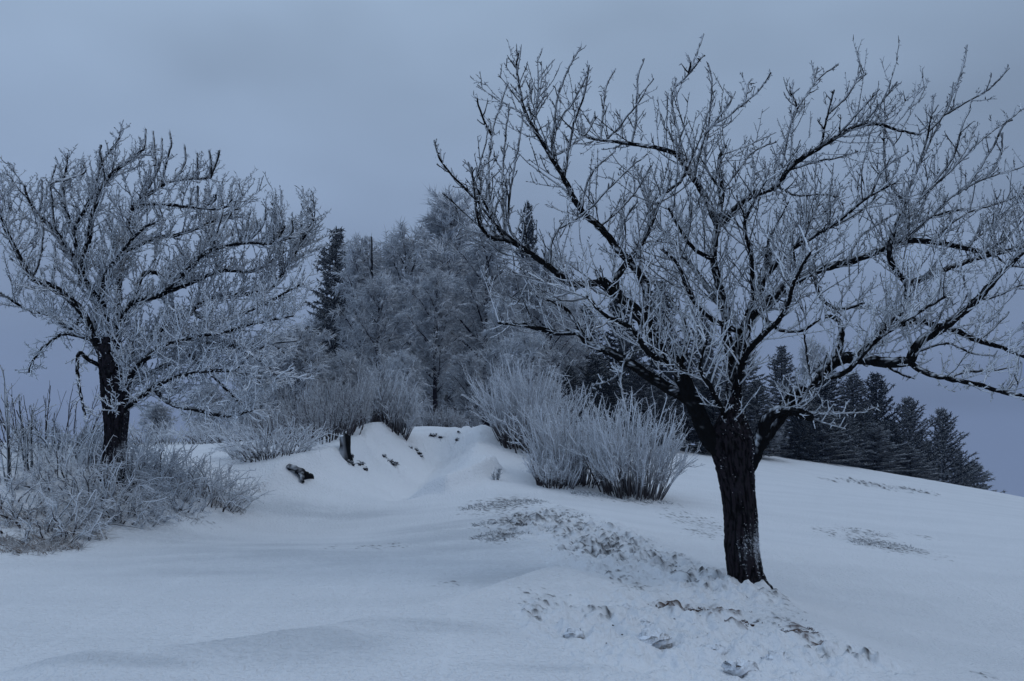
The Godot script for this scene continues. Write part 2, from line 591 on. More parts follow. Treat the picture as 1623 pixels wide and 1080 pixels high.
func spruce(h: float, spread: float, seed_: int, o: Dictionary) -> Node3D:
	rng.seed = seed_
	var t := Node3D.new()
	var tg := Geo.new()
	tube(tg, PackedVector3Array([Vector3(0, -0.3, 0), Vector3(0.02, h * 0.4, 0), Vector3(0.0, h * 0.8, 0.02), Vector3(0, h, 0)]), h * 0.016, 0.015, 7, -0.9, BARK, FROST, 0.2, 0.3)
	part("trunk", tg, M.bark, t)
	var lg := Geo.new()
	var g := Geo.new()
	var needle: Color = o.needle
	var y: float = h * o.from
	while y < h * 0.985:
		var f := y / h
		var top := 1.0 - f
		var count := rng.randi_range(5, 7) if top > 0.12 else 4
		var turn := rng.randf() * TAU
		for k in count:
			var az := turn + TAU * k / count + rng.randf_range(-0.3, 0.3)
			var length: float = spread * (pow(top, 0.8) * 0.98 + 0.05) * rng.randf_range(0.45, 1.28)
			var out := Vector3(cos(az), 0, sin(az))
			var rise: float = lerpf(o.rise_low, o.rise_top, f)
			var lp := PackedVector3Array()
			var m := 6
			for s in m:
				var fs := float(s) / (m - 1)
				lp.append(Vector3(0, y + rng.randf_range(-0.02, 0.02), 0) + out * length * fs + Vector3.UP * length * (rise * fs + o.tip * fs * fs) + rnd_dir() * 0.03)
			tube(lg, lp, 0.01 + length * 0.012, 0.008, 4, -0.7, BARK, FROST, 0.2)
			var ns := int(length / float(o.every)) + 3
			for s in ns:
				var fs := lerpf(0.12, 1.0, (s + rng.randf()) / ns)
				var aa := fs * (m - 1)
				var bb := mini(int(aa), m - 2)
				var here := lp[bb].lerp(lp[bb + 1], aa - bb)
				var along := (lp[bb + 1] - lp[bb]).normalized()
				var side := along.cross(Vector3.UP).normalized() * (1 if s % 2 else -1)
				var sl: float = (0.10 + length * 0.30 * (1.1 - fs)) * rng.randf_range(0.7, 1.2)
				var e: Vector3 = (along * 0.85 + side * 0.75 + Vector3.UP * o.side_up + rnd_dir() * 0.15).normalized()
				spike(g, here, e, sl, 0.024, Vector3.DOWN * o.hang * 0.5, needle * rng.randf_range(0.6, 1.3), FROST * 0.8, o.cover)
				for u in 4:
					var hu := here + e * sl * rng.randf_range(0.1, 0.85)
					var eu: Vector3 = (e * 0.6 + rnd_dir() * 0.7 + Vector3.DOWN * o.hang).normalized()
					spike(g, hu, eu, rng.randf_range(0.1, 0.24), 0.021, Vector3.ZERO, needle * rng.randf_range(0.6, 1.3), FROST * 0.8, o.cover)
			spike(g, lp[m - 1], (lp[m - 1] - lp[m - 2]).normalized(), 0.16, 0.025, Vector3.UP * 0.2, needle, FROST * 0.8, o.cover)
		y += lerpf(o.gap, o.gap * 0.55, f)
	spike(g, Vector3(0, h * 0.97, 0), Vector3.UP, 0.35, 0.03, Vector3.ZERO, needle, FROST, o.cover)
	part("limbs", lg, M.bark, t, "stuff")
	part("needles", g, M.twig, t, "stuff")
	return t

func plant(proto: Node3D, called: String, label: String, category: String, at_: Vector3, turn: float, size: Vector3, group: String) -> void:
	var o: Node3D = proto.duplicate()
	o.name = numbered(called)
	add_child(o)
	o.position = at_ - Vector3(0, 0.1, 0)
	o.rotation.y = turn
	o.scale = size
	tag(o, label, category, group)

# ---------------------------------------------------------------- materials
func noise_tex(freq: float, oct: int, seed_: int, kind := FastNoiseLite.TYPE_SIMPLEX_SMOOTH) -> NoiseTexture2D:
	var f := FastNoiseLite.new()
	f.noise_type = kind
	f.frequency = freq
	f.fractal_octaves = oct
	f.seed = seed_
	var t := NoiseTexture2D.new()
	t.width = 512
	t.height = 512
	t.seamless = true
	t.noise = f
	return t

func make_materials() -> void:
	var m := StandardMaterial3D.new()
	m.vertex_color_use_as_albedo = true
	m.roughness = 0.95
	m.metallic_specular = 0.08
	M.twig = m
	m = StandardMaterial3D.new()
	m.vertex_color_use_as_albedo = true
	m.roughness = 0.9
	m.metallic_specular = 0.08
	m.heightmap_enabled = true
	m.heightmap_texture = noise_tex(0.02, 4, 5)
	m.heightmap_scale = 0.8
	m.uv1_triplanar = true
	m.uv1_scale = Vector3(5, 2.5, 5)
	M.bark = m
	m = StandardMaterial3D.new()
	m.vertex_color_use_as_albedo = true
	m.roughness = 0.85
	m.metallic_specular = 0.25
	m.heightmap_enabled = true
	m.heightmap_texture = noise_tex(0.03, 5, 11)
	m.heightmap_scale = 2.4
	m.uv1_triplanar = true
	m.uv1_world_triplanar = true
	m.uv1_scale = Vector3(1.1, 1.1, 1.1)
	M.snow = m

# ---------------------------------------------------------------- sky: an overcast dome, three times as bright overhead as at the horizon
func make_sky() -> PanoramaSkyMaterial:
	var w := 512
	var h := 256
	var im := Image.create(w, h, false, Image.FORMAT_RGBF)
	var f := FastNoiseLite.new()
	f.seed = 3
	f.frequency = 1.0
	f.fractal_octaves = 4
	var horizon := Vector3(0.156, 0.212, 0.340)
	var mid := Vector3(0.285, 0.383, 0.528)
	var zenith := Vector3(0.43, 0.545, 0.715)
	for y in h:
		var el := (0.5 - (y + 0.5) / h) * PI
		for x in w:
			var az := ((x + 0.5) / w - 0.5) * TAU
			var d := Vector3(sin(az) * cos(el), sin(el), -cos(az) * cos(el))
			var s := maxf(0.0, d.y)
			var c := horizon.lerp(mid, clampf(s / 0.42, 0, 1)) if s < 0.42 else mid.lerp(zenith, (s - 0.42) / 0.58)
			# broad soft banks of cloud
			var k := 0.97 + 0.22 * f.get_noise_3d(d.x * 1.3 + 5.0, d.y * 3.2, d.z * 1.3) + 0.10 * f.get_noise_3d(d.x * 4.0, d.y * 10.0, d.z * 4.0 + 20.0)
			c *= k * (1.0 + 0.19 * d.x)
			im.set_pixel(x, y, Color(c.x, c.y, c.z) * 2.0)
	var m := PanoramaSkyMaterial.new()
	m.panorama = ImageTexture.create_from_image(im)
	return m

func _ready() -> void:
	rng.seed = 20
	nz.seed = 7
	nz.frequency = 0.35
	nz.fractal_octaves = 2
	nz2.seed = 9
	nz2.frequency = 0.35
	nz2.fractal_octaves = 3
	var cam := Camera3D.new()
	cam.name = "camera"
	cam.position = EYE
	cam.rotation_degrees.x = PITCH
	cam.fov = rad_to_deg(2.0 * atan(540.0 / FOCAL))
	cam.near = 0.05
	cam.far = 1500.0
	add_child(cam)
	cam_basis = Basis(Vector3.RIGHT, deg_to_rad(PITCH))
	var we := WorldEnvironment.new()
	we.name = "world_environment"
	var env := Environment.new()
	env.background_mode = Environment.BG_SKY
	var sky := Sky.new()
	sky.sky_material = make_sky()
	env.sky = sky
	env.tonemap_mode = Environment.TONE_MAPPER_LINEAR
	env.tonemap_exposure = 0.55
	env.sdfgi_enabled = true
	env.ssao_enabled = true
	env.ssil_enabled = true
	env.fog_enabled = true
	env.fog_density = 0.0007
	env.fog_light_color = Color(0.62, 0.7, 0.86)
	we.environment = env
	add_child(we)
	var sun := DirectionalLight3D.new()
	sun.name = "sun"
	sun.light_energy = 0.17
	sun.light_color = Color(1.0, 0.985, 0.955)
	sun.light_angular_distance = 25.0
	sun.rotation_degrees = Vector3(-48, 62, 0)
	sun.shadow_enabled = true
	add_child(sun)
	make_materials()
	make_ground()
	big_tree()
	left_tree()
	near_plants()
	wood()
	small_things()

# ---------------------------------------------------------------- ground
func make_ground() -> void:
	for q in [[0, 0], [-3, 0], [3, 0], [0, 5], [-8, 3], [-2.0, -5.0], [-3.2, -8], [-1, -8], [-3.4, -11], [-1.4, -11.5], [-0.6, -5.5]]:
		ctl.append(Vector3(q[0], 0, q[1]))
	for q in [[6, -0.35, 0], [8, -0.6, -4], [0, 0, 20], [-30, 0.6, 0], [-35, 0.5, 20], [30, -3.2, 10], [36, -4.8, -20], [34, -7, -60], [0, -1.6, -70], [-36, -0.6, -60], [-36, 0.5, -25], [-9, 0.9, -10], [-14, 0.9, -14]]:
		ctl.append(Vector3(q[0], q[1], q[2]))
	# pixel, pixel, metres ahead
	for q in [[550, 800, 16], [640, 797, 16.2], [420, 797, 15.6], [650, 762, 18], [688, 716, 21], [722, 682, 24], [738, 679, 25.5], [660, 745, 19],
		[470, 750, 17], [560, 722, 19], [605, 694, 20.5], [640, 690, 22], [450, 705, 22], [300, 726, 19], [320, 704, 28], [300, 706, 45], [120, 716, 18], [0, 703, 30],
		[0, 872, 10.7], [100, 852, 11.4], [200, 815, 12.6], [300, 798, 14], [372, 797, 15.4], [185, 748, 13.2], [0, 745, 12.6], [100, 750, 13], [-200, 760, 12], [270, 745, 15],
		[771, 676, 23], [765, 722, 20.5], [735, 768, 17], [700, 788, 16.4], [850, 758, 18.5], [943, 792, 16.5], [1025, 793, 17], [800, 781, 16.4], [900, 732, 22], [850, 716, 25], [800, 690, 35], [650, 690, 31], [650, 692, 42], [500, 697, 35],
		[1062, 708, 40], [1150, 713, 42], [1230, 722, 43], [1420, 752, 45], [1623, 792, 46], [1060, 716, 58], [1250, 750, 60], [1420, 790, 60], [1623, 850, 60],
		[1400, 866, 14], [1300, 802, 20], [1500, 806, 22], [1500, 1002, 8], [1610, 1060, 7], [1310, 952, 9], [1600, 902, 12], [1210, 852, 13], [1100, 832, 14.5], [1150, 745, 28], [1400, 778, 32],
		[765, 790, 15.8], [850, 800, 14.8], [900, 820, 13], [1000, 852, 11.4], [1090, 900, 9.8], [850, 880, 10.2], [1185, 936, 8.4], [1230, 965, 7.8], [1310, 1012, 6.8], [1390, 1072, 5.8], [1450, 1062, 6.3], [1000, 960, 7.8], [950, 1050, 6.0], [1200, 1060, 5.9]]:
		ctl.append(at(q[0], q[1], q[2]))
	solve_terrain()
	# drift lips: [pixels along the lip, height, metres to fall on one side and on the other]
	for q in [[[-120, 1090, 120, 1078, 330, 1060, 520, 1030, 700, 985, 880, 928, 960, 915], 0.16, 1.1, 0.08],
		[[600, 935, 740, 925, 860, 905, 960, 880], 0.03, 0.5, 0.12],
		[[695, 784, 712, 778, 745, 768, 778, 757, 800, 752], 0.3, 0.11, 0.9],
		[[742, 755, 752, 730, 760, 705, 768, 680], 0.25, 0.6, 0.3],
		[[400, 787, 450, 765, 520, 742, 580, 716, 610, 692, 640, 684], 0.34, 0.28, 0.7],
		[[600, 800, 640, 772, 660, 750, 678, 732, 692, 714, 712, 694, 730, 684], -0.36, 0.5, 0.45],
		[[760, 790, 850, 800, 950, 828, 1050, 880, 1130, 915, 1230, 960, 1330, 1025, 1420, 1090], 0.07, 0.5, 0.28]]:
		var pts := PackedVector2Array()
		for k in range(0, q[0].size(), 2):
			var p := on_ground(q[0][k], q[0][k + 1])
			pts.append(Vector2(p.x, p.z))
		var box := Rect2(pts[0], Vector2.ZERO)
		for p in pts: box = box.expand(p)
		lines.append([pts, q[1], q[2], q[3], box.grow(2.5)])
	# where grass and soil show through, and grey snow and painted shade lie: pixel, pixel, half width, half height in pixels, how bare, kind
	for q in [[800, 800, 60, 14, 0.75, 0], [835, 826, 75, 14, 0.85, 0], [795, 850, 32, 12, 0.75, 0], [905, 838, 45, 14, 0.7, 0], [885, 812, 50, 10, 0.4, 0], [960, 868, 70, 24, 0.8, 0], [1030, 890, 60, 20, 0.6, 0], [1060, 900, 30, 12, 0.7, 0], [1100, 914, 40, 12, 0.65, 0], [1140, 926, 30, 10, 0.5, 0], [1010, 930, 40, 12, 0.35, 0], [930, 850, 60, 18, 0.55, 0],
		[1066, 966, 32, 10, 1.25, 1], [1130, 970, 28, 9, 0.85, 1], [1165, 975, 22, 9, 0.8, 1], [1165, 995, 14, 8, 0.8, 1], [1268, 1005, 26, 18, 1.1, 1], [1235, 985, 30, 8, 0.6, 0], [1345, 1040, 60, 10, 0.35, 0], [860, 950, 40, 14, 0.45, 0], [845, 975, 20, 16, 0.5, 0], [950, 975, 36, 10, 0.5, 0], [975, 915, 26, 14, 0.4, 0], [1120, 935, 40, 10, 0.35, 0],
		[1400, 865, 55, 14, 0.75, 0], [1370, 845, 45, 7, 0.55, 0], [1310, 845, 20, 6, 0.45, 0], [1462, 852, 14, 4, 0.6, 0], [1380, 768, 45, 5, 0.85, 0], [1450, 778, 30, 4, 0.75, 0], [1310, 760, 16, 3, 0.6, 0], [1105, 830, 50, 12, 0.4, 0], [1110, 845, 30, 6, 0.4, 0], [1560, 1068, 20, 5, 0.4, 0], [1600, 782, 60, 6, 0.6, 0],
		[600, 866, 40, 5, 0.3, 0], [712, 925, 20, 5, 0.35, 0], [520, 868, 12, 4, 0.3, 0],
		[50, 862, 60, 16, 0.6, 0], [260, 800, 80, 16, 0.45, 0], [405, 778, 16, 4, 0.6, 0], [985, 790, 80, 8, 0.5, 0], [1225, 950, 30, 14, 0.4, 0],
		[1185, 938, 60, 22, 0.34, 4], [1050, 1000, 190, 70, 0.34, 2], [1220, 1040, 150, 50, 0.34, 2], [960, 870, 120, 50, 0.34, 2], [850, 828, 90, 30, 0.3, 2], [1050, 900, 90, 30, 0.34, 2], [1130, 930, 90, 30, 0.34, 2], [1330, 1045, 110, 30, 0.34, 2], [600, 725, 60, 30, 0.3, 2], [730, 710, 50, 30, 0.3, 2], [650, 705, 40, 14, 0.3, 2], [900, 985, 90, 40, 0.3, 2],
		[500, 816, 190, 15, 0.9, 3], [720, 850, 170, 40, 0.75, 3], [430, 880, 260, 30, 0.7, 3], [420, 1018, 230, 15, 0.9, 3], [640, 990, 150, 14, 0.9, 3], [800, 915, 110, 18, 0.8, 3], [250, 850, 150, 20, 0.6, 3], [860, 1060, 120, 10, 0.8, 3], [180, 1045, 200, 14, 0.8, 3]]:  # packed road snow, plus shade painted as grey strips behind the drift lip
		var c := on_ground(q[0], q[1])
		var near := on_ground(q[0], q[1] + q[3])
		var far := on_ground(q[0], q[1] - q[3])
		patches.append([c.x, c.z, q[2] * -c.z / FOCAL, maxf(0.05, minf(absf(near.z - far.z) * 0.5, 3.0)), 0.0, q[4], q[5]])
	# the sheet itself, in rings round the viewer, finest where the ground is near and in view
	var th := PackedFloat32Array()
	var a := -180.0
	while a < 180.0:
		th.append(a)
		var off := absf(a)
		a += 0.12 if off < 31.0 else (0.6 if off < 40.0 else 5.0)
	th.append(180.0)
	var rad := PackedFloat32Array([0.0, 1.5, 3.0, 4.0])
	var r := 4.6
	while r < 160.0:
		rad.append(r)
		r *= 1.0042 if r < 18.0 else (1.011 if r < 55.0 else 1.08)
	var g := Geo.new()
	var cols := th.size()
	var snow := Color(0.79, 0.815, 0.85)
	var packed_and_shade := Color(0.61, 0.64, 0.68)  # grey of packed road snow, also of the shade painted behind the lip
	var soil := Color(0.03, 0.03, 0.032)
	var red := Color(0.055, 0.028, 0.018)
	var small := FastNoiseLite.new()
	small.seed = 21
	small.frequency = 15.0
	small.fractal_octaves = 3
	var broad := FastNoiseLite.new()
	broad.seed = 4
	broad.frequency = 0.5
	broad.fractal_octaves = 4
	var lump := FastNoiseLite.new()
	lump.seed = 14
	lump.frequency = 3.6
	lump.fractal_octaves = 2
	for k in rad.size():
		for j in cols:
			var rr := rad[k]
			var x := rr * sin(deg_to_rad(th[j]))
			var z := -rr * cos(deg_to_rad(th[j]))
			var y := ground_y(x, z)
			var tint := snow
			if absf(th[j]) < 35.0 and rr > 4.0:
				# the old packed snow of the road is greyer than the fresh drifts
				var b := broad.get_noise_2d(x * 0.35, z * 1.6)
				var b2 := broad.get_noise_2d(x * 0.9 + 30.0, z * 2.6)
				tint = tint.lerp(packed_and_shade, clampf(0.35 + b * 1.1 + b2 * 0.35, 0.0, 1.0) * 0.28)
				y += 0.005 * b2 + 0.02 * broad.get_noise_2d(x * 1.3, z * 1.3 + 50.0)
				if rr < 50.0:
					var bare := 0.0
					var kind := 0
					var crust := 0.0
					var icy_and_shade := 0.0
					for q in patches:
						var dx: float = absf(x - q[0])
						var dz: float = absf(z - q[1])
						if dx > q[2] * 1.3 or dz > q[3] * 1.3: continue
						var e := Vector2(dx / q[2], dz / q[3]).length()
						if e > 1.3: continue
						var s: float = q[5] * (1.0 - smoothstep(0.3, 1.3, e))
						if q[6] == 3: icy_and_shade = maxf(icy_and_shade, s)
						elif q[6] == 4: y += 0.1 * s * (1.0 + 1.5 * small.get_noise_2d(x * 0.4, z * 0.4))
						elif q[6] == 2: crust = maxf(crust, s * 3.0)
						elif s > bare:
							bare = s
							kind = q[6]
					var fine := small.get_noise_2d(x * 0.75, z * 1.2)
					tint = tint.lerp(packed_and_shade, clampf(icy_and_shade * (0.9 + b2 * 1.2 + 0.5 * fine), 0.0, 1.0))
					if crust > 0.0:
						var l := lump.get_noise_2d(x, z)
						y += minf(crust, 1.0) * (0.085 * l + 0.05 * absf(lump.get_noise_2d(x * 2.1 + 40.0, z * 2.1)) + 0.012 * fine)
					if bare > 0.0:
						var l := lump.get_noise_2d(x * 1.4 + 9.0, z * 1.4)
						var show := smoothstep(0.3, 0.8, bare * 0.5 + fine * 0.85 + l * 0.3)
						var dust := bare * 0.5
						tint = tint.lerp(Color(0.38, 0.39, 0.41), dust * clampf(0.5 + l * 1.5, 0, 1))
						tint = tint.lerp((red if kind == 1 else soil) * (1.0 + 0.5 * fine), show)
						y += 0.016 * bare * l + 0.008 * show
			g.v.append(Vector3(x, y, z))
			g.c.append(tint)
	for k in rad.size() - 1:
		for j in cols - 1:
			var p := k * cols + j
			g.i.append_array(PackedInt32Array([p, p + cols, p + 1, p + 1, p + cols, p + cols + 1]))
	g.n.resize(g.v.size())
	for k in rad.size():
		for j in cols:
			var e := g.v[k * cols + mini(j + 1, cols - 1)] - g.v[k * cols + maxi(j - 1, 0)]
			var t := g.v[mini(k + 1, rad.size() - 1) * cols + j] - g.v[maxi(k - 1, 0) * cols + j]
			var nn := e.cross(t)
			g.n[k * cols + j] = nn.normalized() if k > 0 and nn.length_squared() > 1e-16 else Vector3.UP
			if g.n[k * cols + j].y < 0.0: g.n[k * cols + j] = -g.n[k * cols + j]
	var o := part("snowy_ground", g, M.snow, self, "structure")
	o.set_meta("label", "snow covered ground with drifts, a hollow way and patches of bare soil")

# ---------------------------------------------------------------- the fruit tree on the right
func big_tree() -> void:
	rng.seed = 101
	tree_d = 8.4
	tree_base = foot(1185, tree_d)
	limbs.clear()
	tree_node = thing("fruit_tree", "old leafless fruit tree with dark trunk and wide rimed crown, right of the road", "tree", tree_base)
	tree_opt = {"bark": BARK, "frost": FROST, "limb_r": 0.73, "limb_cover": -1.0, "shoot_cover": -0.75, "twig_cover": -0.5, "density": 19.0, "reach": 1.2, "twig_r": 1.4, "levels": 2, "pull": Vector3.ZERO, "top": 4.9,
		"wobble": 0.17, "spur_every": 0.035, "spur": 1.0, "kid_every": 0.17}
	trunk([[965, 1146, 1226], [942, 1155, 1222], [915, 1153, 1209], [870, 1148, 1204], [820, 1147, 1202], [770, 1141, 1197], [735, 1133, 1196], [705, 1124, 1200], [682, 1128, 1190], [655, 1142, 1180], [630, 1153, 1171]], "trunk", 120, 0.0)
	# great limbs
	limb([1150, 745, 1128, 700, 1100, 640, 1075, 585, 1052, 552, 1025, 520, 1007, 492, 980, 470, 955, 445], 21, 9.5, -0.35)
	limb([955, 445, 930, 450, 904, 449, 870, 423, 828, 393, 800, 381, 775, 376, 758, 345, 752, 300], 8, 2.2, -0.25)
	limb([1168, 740, 1162, 690, 1160, 655, 1167, 590, 1180, 530, 1195, 485, 1207, 445, 1216, 418, 1222, 380], 22, 7, 0.3)
	limb([1180, 745, 1205, 700, 1228, 668, 1262, 625, 1290, 603, 1325, 572, 1360, 568, 1400, 574, 1438, 573, 1448, 560, 1461, 540, 1490, 523, 1517, 503, 1550, 475, 1584, 436, 1623, 398, 1665, 350], 19, 3.5, -0.45)
	limb([1205, 700, 1215, 668, 1233, 652, 1260, 653, 1287, 662], 15, 9, -0.3, "limb", 0.4)
	limb([1167, 590, 1152, 535, 1150, 495, 1139, 449, 1131, 410, 1137, 355, 1145, 304, 1139, 261, 1150, 230], 12, 4, 0.5)
	limb([1137, 357, 1121, 318, 1096, 278, 1075, 249, 1049, 236, 1000, 228, 943, 221, 918, 213], 8.5, 2.6, 0.35)
	limb([1137, 355, 1150, 349, 1186, 313, 1231, 295, 1248, 270, 1269, 253, 1324, 219, 1358, 200, 1397, 198, 1422, 206, 1460, 214], 8.5, 2.4, -0.3)
	limb([1192, 490, 1243, 457, 1290, 430, 1346, 415, 1393, 398, 1435, 383, 1473, 383, 1529, 393, 1571, 400, 1625, 393, 1660, 380], 11, 3, 0.4)
	limb([1023, 520, 1025, 466, 1015, 436, 977, 393, 951, 359, 921, 334, 894, 283, 874, 249, 840, 193, 828, 163, 819, 108, 822, 85], 10, 2.0, 0.45)
	limb([968, 458, 977, 445, 989, 423, 1023, 376, 1049, 313, 1079, 287, 1100, 240], 7.5, 2.4, 0.4)
	limb([1095, 640, 1080, 625, 1050, 610, 980, 565, 952, 552, 930, 542, 915, 527, 880, 527, 830, 515, 790, 512], 13, 4.5, 0.7)
	limb([1333, 570, 1333, 545, 1332, 513, 1325, 505, 1310, 502], 9, 4, 0.15, "limb", 0.5)
	limb([1365, 566, 1383, 540, 1403, 523, 1437, 512, 1460, 510, 1510, 523, 1550, 540, 1590, 552, 1625, 566, 1660, 575], 9, 3.5, 0.5)
	limb([1440, 575, 1470, 593, 1503, 600, 1550, 610, 1593, 623, 1625, 628, 1655, 640], 6.5, 3, -0.2)
	limb([1425, 512, 1435, 483, 1437, 449, 1422, 432, 1410, 402, 1418, 364, 1435, 321], 9, 4, 0.1)
	limb([1437, 452, 1486, 432, 1546, 411, 1590, 400, 1640, 385], 7, 3, 0.5)
	limb([915, 527, 905, 500, 880, 480, 850, 470], 6, 2.4, 0.4)
	limb([1216, 425, 1250, 400, 1290, 375, 1330, 350, 1380, 310, 1420, 290], 6, 2.2, -0.5)
	limb([1210, 440, 1190, 405, 1180, 360, 1195, 320, 1215, 285], 6, 2.2, -0.6)
	limb([1131, 412, 1100, 395, 1075, 360, 1060, 330], 5.5, 2.2, -0.5)
	limb([1152, 535, 1120, 500, 1090, 460, 1075, 420, 1050, 395], 6.5, 2.2, -0.7)
	limb([1075, 585, 1090, 540, 1080, 500, 1060, 470], 6, 2.2, 0.6)
	limb([1290, 430, 1300, 470, 1330, 490, 1370, 480], 5, 2.2, -0.6)
	limb([1195, 485, 1230, 520, 1270, 525, 1300, 505], 5, 2.2, -0.5)
	limb([1160, 655, 1130, 620, 1110, 585, 1120, 540], 7, 2.4, -0.7)
	# limbs that lean away from and towards the viewer
	limb([1180, 530, 1200, 500, 1235, 470, 1265, 420, 1280, 360, 1300, 320], 8, 2.2, 1.4)
	limb([1145, 480, 1110, 440, 1080, 400, 1040, 350, 1030, 300], 8, 2.2, 1.5)
	limb([1165, 620, 1185, 560, 1240, 500, 1262, 440, 1285, 400], 8, 2.2, -1.3)
	limb([1075, 585, 1030, 560, 1000, 520, 960, 500, 930, 470], 7.5, 2.2, -1.0)
	limb([1300, 595, 1340, 590, 1390, 540, 1450, 500, 1500, 470], 6, 2.2, -0.9)
	limb([1393, 398, 1440, 360, 1490, 340, 1540, 330], 5, 2.2, 0.8)
	# shoots against the sky
	for q in [[820, 386, 790, 360, 768, 334, 751, 313, 717, 278, 696, 249, 688, 223], [779, 372, 777, 317, 774, 261, 781, 206, 792, 170, 802, 138], [779, 215, 768, 193, 760, 172, 756, 157], [800, 381, 798, 338, 796, 278, 802, 210, 806, 166],
		[810, 384, 807, 359, 808, 313, 819, 244, 830, 181], [772, 372, 772, 330, 755, 296, 742, 257], [798, 381, 768, 368, 755, 338, 752, 300, 748, 265], [853, 405, 880, 370, 926, 338, 968, 296, 994, 270, 1030, 240],
		[877, 255, 877, 219, 883, 159, 900, 112, 912, 88, 920, 74], [870, 245, 879, 202, 908, 163, 925, 130, 932, 106], [883, 260, 908, 202, 926, 151, 934, 104], [953, 222, 953, 210, 960, 142, 974, 112], [960, 222, 977, 206, 1011, 163, 1025, 140, 1036, 125],
		[1002, 228, 1004, 215, 1009, 180, 1011, 125, 1021, 93], [1079, 250, 1079, 227, 1066, 168, 1068, 142, 1092, 117, 1104, 87, 1116, 54], [1092, 117, 1095, 100, 1090, 88], [1104, 95, 1112, 92, 1118, 88], [1115, 312, 1118, 260, 1123, 202, 1128, 150, 1128, 125, 1122, 100],
		[1100, 285, 1120, 210, 1154, 185, 1180, 163, 1205, 142, 1222, 115], [1180, 163, 1184, 145, 1188, 128], [1154, 185, 1158, 160, 1156, 145], [1243, 275, 1243, 249, 1252, 202, 1265, 172, 1290, 134, 1307, 117, 1329, 102], [1295, 128, 1290, 112, 1287, 100],
		[1265, 172, 1258, 155, 1252, 145], [1300, 232, 1303, 223, 1312, 181, 1322, 142], [1312, 181, 1341, 155, 1354, 134, 1365, 110], [1330, 215, 1363, 176, 1393, 142], [1358, 202, 1371, 193, 1397, 163, 1422, 130], [1397, 198, 1415, 172, 1431, 149],
		[1418, 364, 1435, 321, 1456, 266, 1482, 210, 1499, 176, 1520, 125, 1531, 91, 1532, 72], [1499, 185, 1529, 163, 1567, 142, 1588, 121, 1599, 108], [1425, 350, 1461, 313, 1512, 266, 1554, 223, 1588, 198, 1623, 172], [1444, 355, 1503, 317, 1563, 283, 1618, 266, 1650, 250],
		[1456, 266, 1470, 220, 1477, 180, 1482, 150], [1470, 240, 1490, 190, 1505, 165, 1508, 145], [1480, 300, 1510, 250, 1525, 200, 1538, 172], [1520, 270, 1535, 230, 1543, 200], [1530, 300, 1570, 240, 1590, 200, 1605, 190], [1435, 321, 1410, 290, 1402, 250, 1402, 210],
		[1422, 206, 1420, 240, 1418, 270], [1560, 285, 1585, 250, 1590, 210], [1473, 383, 1530, 340, 1590, 320, 1640, 300], [1529, 393, 1570, 360, 1600, 330, 1640, 290], [1590, 400, 1600, 350, 1615, 310], [1550, 475, 1580, 470, 1610, 455, 1640, 450], [1571, 400, 1600, 420, 1640, 425],
		[1503, 600, 1530, 590, 1570, 588, 1610, 580], [1460, 540, 1500, 545, 1540, 560, 1580, 565], [1400, 574, 1420, 590, 1450, 600], [1550, 540, 1575, 520, 1600, 495], [1593, 623, 1610, 600, 1615, 560],
		[904, 449, 880, 470, 840, 449, 815, 483, 781, 457, 766, 423], [980, 565, 985, 585, 965, 605, 940, 612, 940, 628], [1050, 552, 1000, 560, 985, 600, 990, 640], [1287, 662, 1320, 655, 1360, 655, 1392, 645], [1283, 655, 1285, 610, 1280, 570, 1275, 530], [1278, 655, 1300, 620, 1305, 580, 1312, 560], [1270, 655, 1268, 620, 1262, 590], [1285, 662, 1305, 670, 1340, 680], [1260, 653, 1250, 625, 1240, 610],
		[951, 359, 985, 330, 1010, 300, 1030, 265], [921, 334, 930, 290, 950, 260, 975, 240], [977, 393, 990, 350, 1010, 320], [874, 249, 900, 235, 930, 210, 945, 185], [1023, 376, 1030, 330, 1020, 290, 1000, 255], [840, 193, 855, 165, 868, 148], [1145, 304, 1170, 270, 1195, 240, 1230, 225], [1186, 313, 1195, 270, 1190, 235], [1231, 295, 1260, 310, 1300, 308, 1330, 312],
		[1269, 253, 1300, 255, 1330, 250, 1360, 240], [1330, 350, 1370, 330, 1400, 290, 1410, 270], [1380, 310, 1400, 270, 1440, 240], [1346, 415, 1360, 380, 1400, 350, 1440, 330], [1243, 457, 1260, 420, 1255, 380, 1265, 350], [1190, 405, 1220, 380, 1240, 340, 1250, 320]]:
		limb(q, 3.0, 1.5, rng.randf_range(-0.5, 0.5), "shoot", 0.75, 0.45)

